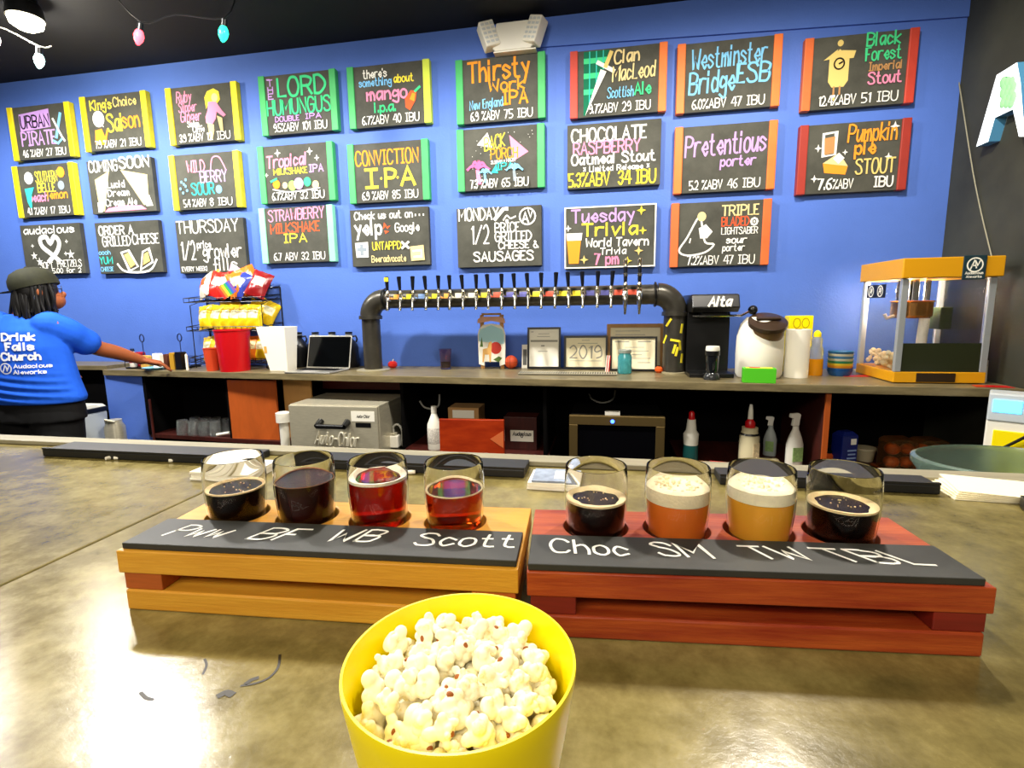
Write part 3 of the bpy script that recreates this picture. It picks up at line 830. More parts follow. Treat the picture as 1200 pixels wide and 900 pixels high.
  [('t', 'Tuesday', .08, .76, .25, .2, 'V', 1.6), ('t', 'Trivia', .2, .8, .47, .19, 'Y', 2.2), ('t', 'World Tavern', .24, .92, .65, .13, 'W', 1.3, .05), ('t', 'Trivia', .4, .68, .78, .1, 'W', 1.1, .05), ('t', '7 pm', .34, .6, .94, .17, 'P', 1.8), ('p', [(.02, .44), (.19, .44), (.16, .92), (.05, .92)], 'O'), ('p', [(.02, .42), (.2, .42), (.19, .54), (.03, .54)], 'W'), star(.84, .1, .05, 'Y'), star(.04, .34, .04, 'W'), star(.86, .42, .045, 'Y'), star(.82, .74, .05, 'N'), star(.22, .86, .05, 'N'), star(.7, .9, .05, 'Y')]),
 (.367, 1.436, 'oo', 'chalkboard with orange edges and pale blue flowing two-line name',
  [('t', 'Westminster', .1, .9, .38, .28, 'B', 1.9, .03, .03), ('t', 'Bridge', .08, .57, .73, .3, 'B', 1.9, .03, .02), ('t', 'ESB', .6, .94, .62, .26, 'B', 1.9, .05)]+abv('6.0%ABV', '47 IBU', 'W', .12, .9)),
 (.367, .999, 'oo', 'chalkboard with orange edges and large lilac single-word name',
  [('t', 'Pretentious', .06, .94, .45, .3, 'V', 2, .03, .03), ('t', 'porter', .46, .84, .62, .14, 'V', 1.5, .05)]+abv('5.2 %ABV', '46 IBU', 'W', .12, .9)),
 (.359, .582, 'qq', 'lowest chalkboard with reddish orange edges and an outline of a robed figure',
  [('l', [(.26, .22), (.13, .54), (.04, .74), (.14, .82), (.34, .78), (.44, .66), (.34, .62), (.3, .38), (.26, .22)], 'W', 1.4, True), ('c', .29, .22, .05, 'C'), ('p', [(.26, .4), (.34, .34), (.42, .46), (.36, .56), (.28, .56)], 'W'), ('l', [(.16, .62), (.17, .56)], 'W', 1), ('t', 'TRIPLE', .52, .92, .22, .15, 'C', 2.1), ('t', 'BLADED', .52, .82, .38, .13, 'R', 2), ring(.88, .33, .035, 'W', 1.4, 8), ('c', .88, .33, .012, 'W'), ('t', 'LIGHTSABER', .52, .92, .51, .1, 'W', 1.8), ('t', 'sour', .58, .8, .65, .1, 'W', 1.2, .08), ('t', 'porter', .54, .78, .77, .1, 'W', 1.2, .08)]+abv('7.2%ABV', '47 IBU', 'W', .14, .9, .97)),
 (1.025, 1.398, 'qr', 'chalkboard at top right with red edges and a golden cuckoo clock drawing',
  [('p', [(.2, .3), (.3, .18), (.4, .3), (.4, .62), (.36, .7), (.24, .7), (.2, .62)], 'N'), ('c', .3, .1, .03, 'N'), ('p', [(.14, .32), (.28, .18), (.26, .3)], 'N'), ('p', [(.46, .22), (.32, .2), (.36, .32), (.44, .32)], 'N'), ring(.3, .38, .05, 'K', 1), ('l', [(.3, .38), (.33, .36)], 'K', 1), ('l', [(.26, .7), (.26, .84)], 'A', 1.2), ('l', [(.32, .7), (.32, .8)], 'A', 1.2), ('p', [(.24, .84), (.28, .84), (.27, .9)], 'N'), ('t', 'Black', .56, .88, .18, .17, 'G', 1.8), ('t', 'Forest', .56, .9, .38, .17, 'G', 1.8), ('t', 'Imperial', .6, .92, .52, .11, 'A', 1.8), ('t', 'Stout', .6, .92, .7, .15, 'P', 2.6)]+abv('12.4%ABV', '51 IBU', 'W', .12, .9)),
 (1.028, .959, 'dd', 'chalkboard with dark red edges and a drawing of a pie slice beside a glass',
  [('l', [(.19, .14), (.32, .12), (.32, .44), (.2, .46), (.19, .14)], 'W', 1.6), ('p', [(.2, .2), (.31, .18), (.31, .42), (.21, .44)], 'A'), ('p', [(.2, .56), (.36, .42), (.46, .62), (.44, .74), (.22, .7)], 'O'), ('p', [(.2, .56), (.36, .42), (.46, .62)], 'C'), ('p', [(.3, .5), (.36, .42), (.42, .5), (.36, .58)], 'W'), star(.14, .34, .04, 'W'), star(.12, .78, .04, 'W'), star(.42, .42, .03, 'W'), star(.9, .1, .05, 'W'), star(.86, .52, .04, 'W'), ('t', 'Pumpkin', .44, .92, .28, .24, 'O', 2, .04), ('t', 'pie', .52, .72, .46, .18, 'O', 2), ('t', 'STOUT', .54, .93, .74, .2, 'N', 2), ('t', '7.6', .16, .3, .94, .15, 'W', 1.3), ('t', '%ABV', .32, .52, .94, .13, 'W', 1.3), ('t', 'IBU', .74, .92, .94, .14, 'W', 1.3)]),
]
for x, z, st, lab, items in B_:
    t = thing('chalkboard', lab, 'chalkboard', (x+BW/2, WY-.001, EYE.z+z-BHT), 0, 'chalkboards on the blue wall')
    MB().box(-BW/2, BW/2, -BT, -.0008, 0, BHT).build('slate_panel', m_board, t, .002)
    if st == 'frame':
        f = MB()
        for a, b, c, d in ((-BW/2, BW/2, BHT-.008, BHT), (-BW/2, BW/2, 0, .008), (-BW/2, -BW/2+.008, .008, BHT-.008), (BW/2-.008, BW/2, .008, BHT-.008)):
            f.box(a, b, -BT-.004, -BT-.0002, c, d)
        f.build('frame', m_white, t)
    elif st:
        for k, sgn in zip(st, (-1, 1)):
            c = (BW/2-.019)*sgn
            o = MB().box(c-.0225, c+.0225, -BT-.008, -.001, -.002, BHT+.002).build('side_strip', mat('strip_'+k, strip_cols[k], rough=.55, noise=.08, nscale=10), t, .004)
    drawing(t, items, BW, BHT, -BT, 0 if st in ('', 'frame') else .05)

# ---- emergency light on the wall
ep = onY(601, 52, WY-.05)
t = thing('emergency_light', 'white twin-head emergency light on the wall above the boards', 'light', (ep.x, WY-.015, ep.z+.03))
MB().prism([(-.10, -.075), (.11, -.075), (.13, -.055), (.10, .075), (-.09, .075), (-.12, -.055)], -.075, 0, 'y').build('housing', m_white, t, .006)
for sx, rz_ in ((-.135, -25), (.135, 25)):
    T = Matrix.Translation((sx, -.075, .012)) @ Matrix.Rotation(R(rz_*.8), 4, 'Y') @ Matrix.Rotation(R(-rz_), 4, 'Z')
    h = MB().box(-.045, .045, -.03, .045, -.072, .072, 0, T).build('lamp_head', m_white, t, .008)
    mb = MB()
    for i in range(3):
        for j in range(5):
            mb.cbox((-.028+.028*i, -.031, -.05+.025*j), (.02, .003, .012), 0, T)
    mb.build('lens', mat('frosted_lens', 'cfd3d2', rough=.25), h)
MB().box(-.11, .14, -.07, 0, -.082, -.0755).build('base_strip', m_white, t)

# ---- string lights and ceiling lamp
def bulb(px, py, Y, colr, lab, tilt, e=6):
    p = onY(px, py, Y)
    t = thing('string_light', lab, 'light bulb', p, 0, 'coloured bulbs hung from the ceiling')
    T = Matrix.Rotation(R(tilt), 4, 'Y')
    MB().lathe([(0, -.055), (.008, -.05), (.020, -.03), (.024, -.008), (.018, .012), (.012, .02), (0, .02)], seg=20, T=T).build('bulb', mat('lit_'+colr, colr, rough=.2, emit=colr, estr=e), t)
    MB().lathe([(0, .0202), (.0145, .0202), (.0145, .05), (.008, .056), (0, .056)], seg=14, T=T).build('socket', m_black, t)
    return p, T @ Vector((0, 0, .056))+p
_, s1 = bulb(163, 40, 2.5, 'ff3a44', 'glowing red bulb hanging from the black ceiling', 18, 5)
_, s2 = bulb(262, 36, 2.5, '1fd39a', 'glowing green bulb hanging from the black ceiling', 12, 3)
_, s3 = bulb(46, 68, 2.5, 'bff4ee', 'glowing pale turquoise bulb below the bright ceiling lamp', 12, 5)
_, s4 = bulb(-6, 44, 2.45, 'fff3e4', 'glowing white bulb cut by the left edge of the picture', 12, 5)
def wire(name, lab, pts, M, r_=.0035):
    o = MB().tube(catmull([tuple(p) for p in pts]), r_, 6).build(name, M)
    tag(o, lab, 'cable')
wire('light_cable', 'black cable sagging between the red and green bulbs', [onY(120, -25, 2.5), s1+Vector((0, 0, .003)), onY(205, 17, 2.5), s2+Vector((0, 0, .003)), onY(278, -14, 2.6)], m_black)
wire('light_cable', 'pale lit cable holding the turquoise bulb at top left', [onY(-40, 42, 2.45), s4+Vector((0, 0, .003)), s3+Vector((0, 0, .003)), onY(60, 54, 2.55)], m_white)
lp = onZ(30, 22, CEIL-.10)
t = thing('ceiling_lamp', 'bright round ceiling spotlight at the top left corner', 'ceiling lamp', (lp.x, lp.y, CEIL-.001))
MB().lathe([(.0, 0), (.06, 0), (.06, -.02), (.075, -.03), (.085, -.10), (.075, -.10), (.065, -.05), (0, -.05)], seg=28).build('lamp_can', m_black, t)
MB().lathe([(0, -.088), (.05, -.088), (.078, -.1005), (.07, -.13), (.04, -.15), (0, -.155)], seg=28).build('lamp_lens', mat('lit_lens', 'fff2cf', rough=.3, emit='fff0c8', estr=25), t)
light('ceiling_lamp_glow', 'POINT', (lp.x, lp.y, CEIL-.22), 18, (1, .92, .75), .05)

# ---- white letters on the right wall
def wall_right_sign(name, lab, polys, hop=False):
    c = [p for poly in polys for p in poly]
    t = thing(name, lab, 'sign letter', (WX-.0005, sum(p[0] for p in c)/len(c), sum(p[1] for p in c)/len(c)), 0, 'white letters on the dark wall')
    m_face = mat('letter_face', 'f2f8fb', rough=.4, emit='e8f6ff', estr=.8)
    for poly in polys:
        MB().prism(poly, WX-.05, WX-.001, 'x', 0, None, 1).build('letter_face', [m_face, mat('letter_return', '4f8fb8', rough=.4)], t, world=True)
    return t
def onX(px, py, X):
    d = ray(px, py); return EYE+d*(X/d.x)
def yz(px, py):
    p = onX(px, py, WX-.05); return (p.y, p.z)
A1 = [yz(*p) for p in [(1144, 172), (1168, 88), (1192, 73), (1196, 96), (1201, 160), (1194, 160), (1187, 128), (1166, 138), (1158, 166)]]
ta = wall_right_sign('letter_sign', 'large white letter A with a green hop cone on the dark right wall', [A1])
hp = [yz(1182+8.5*math.cos(a)*(1 if math.sin(a) < 0 else .75), 107+18*math.sin(a)) for a in [2*PI*i/18 for i in range(18)]]
hop = MB().prism(hp, WX-.056, WX-.0505, 'x').build('hop_cone', mat('hop_green', '4fb06a', rough=.5, col2='2f8a50', nscale=16), ta, world=True)
mb = MB()
for i in range(5):
    for j in range(3):
        c = yz(1177+5*j+(2 if i % 2 else 0), 96+6*i)
        mb.sphere((WX-.056, c[0], c[1]), .02, 10, 6, 0, (.2, 1, 1.2))
mb.build('hop_scale', mat('hop_light', '9adca0', rough=.5), ta, world=True)
wall_right_sign('letter_sign', 'second white letter cut off by the right edge of the picture', [[yz(*p) for p in [(1202, 98), (1205, 96), (1230, 90), (1240, 160), (1214, 150), (1204, 140)]]])
wire('hanging_wire', 'thin pale wire hanging in the corner of the dark wall', [onX(1122, 85, WX-.006), onX(1129, 130, WX-.006), onX(1140, 200, WX-.006), onX(1150, 250, WX-.006), onX(1162, 300, WX-.006)], mat('pale_wire', '8d8a72', rough=.5), .003)

# ================================================================= BACK COUNTER AND CABINET
CZ = 1.012
CX0, CX1 = -3.45, 1.79
def yf(x): return 2.95+(2.57-2.95)*(x-CX0)/(CX1-CX0)
bc = thing('back_counter', 'long grey-brown worktop along the blue wall under the beer taps', 'counter', (0, 3, 0))
MB().prism([(CX0, yf(CX0)), (CX1, yf(CX1)), (CX1, WY-.001), (CX0, WY-.001)], CZ-.040, CZ, 'z').build('worktop', m_counter, bc, .003, world=True)
cab = thing('back_cabinet', 'open dark cabinet with shelves under the back worktop', 'cabinet', (0, 3.0, 0))
MB().box(-3.46, -3.15, 2.965, 2.985, 0, CZ-.041).build('blue_end_panel', m_blue, cab, world=True)
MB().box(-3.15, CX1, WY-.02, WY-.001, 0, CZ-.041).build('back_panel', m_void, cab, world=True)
SZ = .560
for sa, sb in ((-3.14, -2.03), (-1.20, -.325), (.385, CX1)):
    MB().prism([(sa, yf(sa)+.04), (sb, yf(sb)+.04), (sb, WY-.021), (sa, WY-.021)], SZ-.025, SZ, 'z').build('shelf', m_darkwood, cab, world=True)
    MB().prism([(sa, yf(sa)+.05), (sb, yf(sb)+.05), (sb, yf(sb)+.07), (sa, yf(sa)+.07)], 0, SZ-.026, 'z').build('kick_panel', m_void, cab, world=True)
def divider(x, M, w_=.025, d=.03, z0=None):
    MB().box(x, x+w_, yf(x)+d, WY-.022, SZ+.0005, CZ-.042).build('divider', M, cab, .001, world=True)
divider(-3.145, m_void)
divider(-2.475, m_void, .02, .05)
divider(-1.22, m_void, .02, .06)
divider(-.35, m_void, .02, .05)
divider(1.03, m_darkwood, .022, .035)  # dark wood stands in for the shade on the orange divider's side
MB().box(1.03, 1.052, yf(1.03)+.02, yf(1.03)+.034, SZ+.0005, CZ-.042).build('divider_edge', m_orangewood, cab, world=True)
MB().box(-2.455, -2.105, 2.925, 2.94, SZ+.001, .955).build('wood_panel', m_orangewood, cab, world=True).__setitem__('label', 'orange wood panel')
MB().box(-2.10, -1.90, 3.0, 3.012, SZ+.001, .955).build('wood_panel', m_lightwood, cab, world=True).__setitem__('label', 'pale wood panel')
MB().box(-1.90, -1.25, 3.14, 3.155, .87, .965).build('rail', mat('dark_red_paint', '5c140c', rough=.5), cab, world=True)
stp = [onY(175, 468, 2.93), onY(181, 517, 2.93)]
MB().tube([stp[0], stp[1]], .008, 6).build('strut', m_darkwood, cab, world=True)

# second counter behind the person
sc_ = thing('side_counter', 'darker worktop section behind the person at the far left', 'counter', (-4.2, 3.1, 0))
MB().box(-5.2, -3.475, 3.0, WY-.001, CZ-.01, CZ+.022).build('worktop', m_counter, sc_, .003, world=True)
MB().box(-5.15, -3.52, 3.06, WY-.002, 0, CZ-.0105).build('base_cabinet', m_void, sc_, .003, world=True)

def on_counter(px, py, z=CZ):
    return onZ(px, py, z)

# ================================================================= TAP TOWER
TY = 3.03
tow = thing('tap_tower', 'grey iron pipe beer tower spanning the back counter', 'beer tower', (-.55, TY, CZ))
pl = onY(436, 400, TY).x; pr_ = onY(790, 400, TY).x
pz = onY(610, 348, TY).z
PR = .058
el = .10
MB().tube([(pl, TY, CZ+.0125), (pl, TY, pz-el)], PR*.98, 28).build('pipe', m_pipe, tow, world=True)
MB().tube([(pr_, TY, CZ+.0125), (pr_, TY, pz-el)], PR*1.06, 28).build('pipe', m_pipe, tow, world=True)
MB().tube([(pl+el, TY, pz), (pr_-el, TY, pz)], PR*.96, 28).build('pipe', m_pipe, tow, world=True)
for x, sg in ((pl, 1), (pr_, -1)):
    MB().tube([(x+sg*(el-el*math.cos(a)), TY, pz-el+el*math.sin(a)) for a in [PI/2*i/10 for i in range(11)]], PR*1.1, 28).build('elbow', m_pipe, tow, world=True)
    fr_ = .105 if sg > 0 else .072
    MB().lathe([(0, 0), (fr_, 0), (fr_, .007), (fr_-.02, .012), (0, .012)], (x, TY, CZ+.0003), 32).build('flange', mat('pale_flange', 'b8ae8c', rough=.4, metal=.5), tow, world=True)
    MB().lathe([(PR*1.1, 0), (PR*1.25, 0), (PR*1.25, .022), (PR*1.1, .022)], (x, TY, pz-el-.02), 32).build('collar', m_pipe, tow, world=True)
    MB().tube([(x+sg*(el+.012), TY+PR*1.12*math.cos(a), pz+PR*1.12*math.sin(a)) for a in [2*PI*i/24 for i in range(24)]], .006, 6, closed=True).build('clamp', m_black, tow, world=True)
m_tape = {k: mat('tape_'+k, v, rough=.6) for k, v in dict(y='f0dc2a', o='ef9a3c', b='6f8fc0', p='e8a090', w='e8e2c8', r='e0563c', v='5a5aa0').items()}
# labels on the crossbar and notes on the right post
tape_seq = 'oybyoww' + 'yrvvyryyvvrr'
TX = [onY(p, 345, TY).x for p in [462, 476.5, 490.5, 506, 520, 533, 548, 563, 577, 592, 607, 622, 637, 652.5, 668, 684, 700.5, 716]]
TX2 = [onY(p, 345, TY).x for p in (732, 748)]
for i, (x, k) in enumerate(zip(TX+TX2[:1], tape_seq)):
    mb = MB(); vs = []
    for a in (150, 165, 180):
        for xx in (x+.018, x+.062):
            vs.append((xx, TY+PR*.975*math.cos(R(a)), pz+PR*.975*math.sin(R(a))))
    mb._add(vs, [(0, 1, 3, 2), (2, 3, 5, 4)], 0)
    mb.build('tape_label', m_tape[k], tow, world=True, fix=False)
for (a, b), rot in zip([(784, 378), (799, 385), (780, 398), (791, 399), (793, 412), (799, 420), (797, 405), (790, 409)], (-35, -8, -30, 80, -12, -5, 4, -15)):
    p = onY(a, b, TY-PR*1.07)
    ang = math.asin(max(-.97, min(.97, (p.x-pr_)/(PR*1.075))))
    T = Matrix.Translation((pr_, TY, p.z)) @ Matrix.Rotation(ang, 4, 'Z') @ Matrix.Translation((0, -PR*1.078, 0)) @ Matrix.Rotation(R(-rot), 4, 'Y')
    MB().cbox((0, 0, 0), (.013, .0015, .052), 0, T).build('note', m_tape['y'], tow, world=True)
# faucets
m_handle = mat('black_tap_handle', '0a0d16', rough=.3)
m_brass = mat('polished_nickel', 'd9cfae', rough=.2, metal=1)
def tap(x, lab, first=False, nitro=False):
    t = thing('beer_tap', lab, 'beer tap', (x, TY-PR*.99, pz), 0, 'beer taps on the pipe tower')
    MB().tube([(0, -.001, .0), (0, -.03, 0)], [.017, .013], 14).build('shank', m_chrome, t)
    if not nitro:
        MB().tube([(0, -.032, .012), (0, -.045, 0), (0, -.05, -.02), (0, -.055, -.055), (0, -.058, -.07)], [.012, .013, .0085, .0075, .009], 14).build('spout', m_chrome, t)
        MB().lathe([(.010, .012), (.011, .02), (.007, .026), (.010, .034), (.007, .042), (.005, .05)], (0, -.038, 0), 14).build('collar', m_brass, t)
        h = MB().lathe([(0, .0502), (.0075, .0502), (.009, .065), (.0125, .118), (.0135, .128), (.010, .132), (0, .132)], (0, -.038, 0), 14, T=Matrix.Translation((0, -.038, 0)) @ Matrix.Rotation(R(random.uniform(-4, 4)), 4, 'Y') @ Matrix.Translation((0, .038, 0))).build('handle', m_handle, t)
        if first:
            MB().cbox((0, -.0515, .115), (.026, .002, .024)).build('tag', m_tape['y'], h)
    else:
        MB().tube([(0, -.032, .018), (0, -.046, 0), (0, -.05, -.04), (0, -.052, -.075), (0, -.052, -.108)], [.016, .017, .013, .009, .0065], 14).build('spout', m_chrome, t)
        MB().lathe([(.013, .018), (.014, .03), (.009, .036), (.013, .05), (.011, .06), (.006, .068)], (0, -.038, 0), 14).build('collar', m_brass, t)
        h = MB().lathe([(0, .0682), (.009, .0682), (.010, .085), (.0115, .15), (0, .152)], (0, -.038, 0), 14).build('handle', m_handle, t)
        MB().lathe([(.0105, .098), (.0135, .1), (.0135, .114), (.0105, .116)], (0, -.038, 0), 14).build('band', m_chrome, h)
        MB().lathe([(0, .1525), (.0125, .1525), (.010, .175), (.0125, .185), (.007, .195), (0, .197)], (0, -.038, 0), 14).build('finial', m_brass, h)
ORD = 'second third fourth fifth sixth seventh eighth ninth tenth eleventh twelfth thirteenth fourteenth fifteenth sixteenth seventeenth eighteenth'.split()
for i, x in enumerate(TX):
    tap(x, 'chrome beer tap with yellow-tagged black handle, at the left end of the tower' if i == 0 else f'chrome beer tap with black handle, {ORD[i-1]} from the left on the tower', i == 0)
tap(TX2[0], 'taller beer tap with banded handle, next to last at the right end', nitro=True)
tap(TX2[1], 'taller beer tap with banded handle, last one at the right end of the tower', nitro=True)
# drip tray
dx0, dx1 = onZ(612, 436, CZ).x, onZ(722, 436, CZ).x
t = thing('drip_tray', 'slotted steel drip tray set on the back worktop below the frames', 'drip tray', ((dx0+dx1)/2, 2.93, CZ+.0004))
hw = (dx1-dx0)/2
MB().box(-hw, hw, -.055, .055, 0, .006).build('pan', mat('dark_drip_pan', '3a372c', rough=.5), t)
mb = MB()
n = 40
for i in range(n+1):
    mb.box(-hw+i*2*hw/n-.003, -hw+i*2*hw/n+.003, -.05, .05, .0062, .009)
mb.box(-hw, hw, -.055, -.05, .0062, .0095); mb.box(-hw, hw, .05, .055, .0062, .0095)
mb.build('grille', mat('drip_steel', 'd8d2ba', rough=.35, metal=.6), t)
# ================================================================= THINGS ON THE BACK COUNTER
def w_at(px0, px1, py, Y):
    a, b = onY(px0, py, Y), onY(px1, py, Y); return a.x, b.x
def zat(px, py, Y): return onY(px, py, Y).z
def place(px, py, Y, z=CZ): 
    p = onY(px, py, Y); return Vector((p.x, Y, z+.0006))
E_ = .0006
# --- growler bottles
def growler(px, i):
    t = thing('growler_bottle', f'black growler jug with loop handle behind the laptop, {["leftmost", "second from left", "third from left", "rightmost"][i]} of four', 'jug', place(px, 420, 3.205), .3, 'black growler jugs')
    MB().lathe([(0, 0), (.056, 0), (.059, .006), (.059, .13), (.052, .155), (.03, .185), (.021, .195), (.021, .212), (0, .212)], seg=24).build('body', m_black, t)
    MB().lathe([(0, .2125), (.024, .2125), (.024, .238), (0, .24)], seg=18).build('cap', m_black, t)
    MB().tube([(.02, 0, .205), (.045, 0, .21), (.052, 0, .19), (.045, 0, .168)], .006, 8).build('handle', m_black, t)
    MB().lathe([(.0245, .217), (.0255, .218), (.0255, .222), (.0245, .223)], seg=18).build('cap_band', mat('grey_foil', 'b9bcc0', rough=.3, metal=.6), t)
for i, px in enumerate((352, 371.5, 391, 410.5)): growler(px, i)
# --- laptop
p0, p1 = onZ(330, 437, CZ), onZ(392, 436, CZ)
t = thing('laptop', 'open silver laptop with a black screen on the back worktop', 'laptop', (onY(372, 430, 2.945).x, 2.945, CZ+E_), R(-4))
m_alu = mat('silver_aluminium', 'c9c5b8', rough=.3, metal=.7)
MB().box(-.16, .16, -.115, .105, 0, .012).build('base', m_alu, t, .004)
mb = MB()
for r_ in range(5):
    for c in range(12): mb.cbox((-.132+c*.024, -.02+r_*.021, .0128), (.019, .016, .0012))
mb.build('keyboard', m_black, t)
MB().cbox((0, -.075, .0125), (.1, .05, .0008)).build('trackpad', mat('trackpad_grey', 'b5b1a6', rough=.4), t)
T = Matrix.Translation((0, .108, .010)) @ Matrix.Rotation(R(-14), 4, 'X')
s = MB().box(-.16, .16, 0, .006, 0, .215, 0, T).build('screen_lid', m_alu, t, .002)
MB().box(-.153, .153, -.0012, -.0002, .008, .207, 0, T).build('screen', mat('dark_screen', '050607', rough=.12), s)
# --- red containers
def tumbler(px0, px1, top, bot, Y, colr, lab, name='plastic_tumbler', taper=.82, cat='container', square=False):
    a, b = w_at(px0, px1, (top+bot)/2, Y)
    h = zat((px0+px1)/2, top, Y)-CZ
    r = (b-a)/2
    t = thing(name, lab, cat, ((a+b)/2, Y, CZ+E_), 0)
    MB().lathe([(0, 0), (r*taper, 0), (r*(taper+1)/2, h*.5), (r*.985, h*.96), (r*1.03, h*.97), (r*1.03, h), (r*.96, h), (r*(taper+.9)/2, h*.5), (r*taper*.9, .01), (0, .01)], seg=40).build('shell', colr, t)
    return t
m_redp = mat('red_plastic', 'd3121a', rough=.3, trans=.15)
m_orp = mat('orange_red_plastic', 'e5512a', rough=.35, trans=.15)
tumbler(257, 291, 386, 434, 2.965, m_redp, 'tall red plastic tumbler in front of the snack rack')
tumbler(241, 256, 408, 434, 2.955, m_orp, 'smaller orange-red plastic tumbler left of the tall red one', taper=.75)
# --- white tapered paper tub
Y = 3.0
a, b = w_at(308, 341, 384, Y); c0, d0 = w_at(324, 341, 434, Y)
h = zat(325, 383, Y)-CZ
t = thing('paper_tub', 'white tapered paper tub between the red tumbler and the laptop', 'container', ((c0+d0)/2, Y, CZ+E_))
W1, W0 = (b-a)/2, (d0-c0)/2+.01
def frus(w0, d_0, w1, d1, z0, z1, ox0=0, ox1=0, mb=None, T=None):
    mb = mb or MB()
    vs = [(ox0-w0, -d_0, z0), (ox0+w0, -d_0, z0), (ox0+w0, d_0, z0), (ox0-w0, d_0, z0), (ox1-w1, -d1, z1), (ox1+w1, -d1, z1), (ox1+w1, d1, z1), (ox1-w1, d1, z1)]
    return mb._add(vs, [(0, 3, 2, 1), (4, 5, 6, 7), (0, 1, 5, 4), (1, 2, 6, 5), (2, 3, 7, 6), (3, 0, 4, 7)], 0, False, T)
mb = MB()
ox = (a+b)/2-(c0+d0)/2
vs = []
for (w_, d_, z_, o_) in ((W0, .05, 0, 0), (W1, .07, h, ox), (W1-.004, .066, h, ox), (W0-.004, .046, .006, 0)):
    vs += [(o_-w_, -d_, z_), (o_+w_, -d_, z_), (o_+w_, d_, z_), (o_-w_, d_, z_)]
fs = [(3, 2, 1, 0), (12, 13, 14, 15)]
for k in range(3):
    for i in range(4):
        j = (i+1) % 4
        fs.append((k*4+i, k*4+j, k*4+4+j, k*4+4+i))
mb._add(vs, fs); mb.build('tub_shell', m_paper, t, .002)
MB().cbox((ox*.55-W1*.62, -.0605, h*.62), (.02, .0016, h*.4), 0).build('logo_patch', mat('orange_print', 'e0a24a', rough=.7), t)
# --- condiment caddies
def caddy(px, Y, lab, items):
    p = place(px, 420, Y)
    t = thing('condiment_caddy', lab, 'caddy', p, 0, 'wire condiment caddies')
    MB().box(-.10, .10, -.06, .06, 0, .012).build('tray', m_black, t, .003)
    mb = MB()
    for z in (.05, .075):
        mb.tube([(-.1, -.06, z), (.1, -.06, z), (.1, .06, z), (-.1, .06, z)], .002, 6, closed=True)
    for x in (-.1, -.05, 0, .05, .1):
        for y in (-.06, .06): mb.tube([(x, y, .01), (x, y, .075)], .002, 6)
    mb.build('wire_basket', m_black, t)
    mb = MB()
    mb.tube([(0, .0, .012), (0, 0, .185)], .003, 8)
    mb.tube([(.017*math.cos(a), 0, .21+.026*math.sin(a)) for a in [2*PI*i/20 for i in range(20)]], .004, 8, closed=True)
    mb.build('ring_handle', mat('navy_wire', '1c2c58', rough=.4), t)
    return t
caddy(169, 3.06, 'black wire caddy with ring handle, the one by the person\'s forearm', [])
caddy(213, 3.12, 'black wire caddy with ring handle beside the snack rack', [])
def bottle_ketchup(px, Y):
    t = thing('sauce_bottle', 'white sauce bottle with dark cap at the left of the condiments', 'bottle', place(px, 420, Y, CZ+.0125))
    MB().lathe([(0, 0), (.022, 0), (.024, .005), (.024, .075), (.015, .1), (.012, .108), (0, .108)], seg=20).build('body', m_white, t)
    MB().lathe([(0, .1082), (.014, .1082), (.012, .128), (0, .128)], seg=16).build('cap', mat('navy_cap', '14203c', rough=.4), t)
    MB().lathe([(.0243, .03), (.0247, .031), (.0247, .052), (.0243, .053)], seg=20).build('label_band', mat('red_label', 'c41f26', rough=.5), t)
bottle_ketchup(156, 3.02)
def packet_box(px, Y, w_, d, h, M, lab, rz=0, z=CZ+.0125, cap=None):
    t = thing('condiment_box', lab, 'box', place(px, 420, Y, z), rz, 'condiments on the worktop')
    MB().prism([(-w_/2, 0), (w_/2, 0), (w_/2, h*.9), (w_/2-.006, h), (-w_/2+.004, h), (-w_/2, h*.92)], -d/2, d/2, 'y').build('carton', M, t, .001)
    if cap: MB().cbox((0, -d/2-.001, h*.5), (w_*.6, .0015, h*.35)).build('print', cap, t)
packet_box(164, 3.065, .05, .05, .10, mat('crimson_card', 'a8121c', rough=.5), 'crimson condiment carton beside the white sauce bottle')
packet_box(171, 3.005, .065, .03, .082, mat('tan_card', 'd8a84e', rough=.6), 'tan condiment carton with a small red print', 0, CZ+.0125, m_redp)
packet_box(185, 2.98, .058, .03, .098, m_paper, 'plain white card box above the person\'s hand')
packet_box(197, 3.06, .03, .05, .1, mat('brown_card', '5c2c16', rough=.6), 'narrow dark brown carton among the condiments', 0, CZ)
packet_box(203, 3.0, .035, .03, .115, mat('mustard_card', 'b98a1c', rough=.6), 'mustard yellow leaning packet among the condiments', 0, CZ)
packet_box(212, 3.0, .05, .05, .12, m_black, 'black box between the two ring handles', 0, CZ)
packet_box(218.5, 2.965, .012, .012, .11, m_paper, 'thin white stirrer holder beside the black box', R(5), CZ)
pp = onZ(219, 428, CZ)
t = thing('dish', 'small light blue dish next to the person\'s hand', 'dish', (pp.x, 2.965, CZ+E_))
MB().lathe([(0, 0), (.045, 0), (.07, .018), (.066, .018), (.044, .005), (0, .005)], seg=32).build('plate', mat('light_blue_ceramic', '7fc4e4', rough=.35), t)

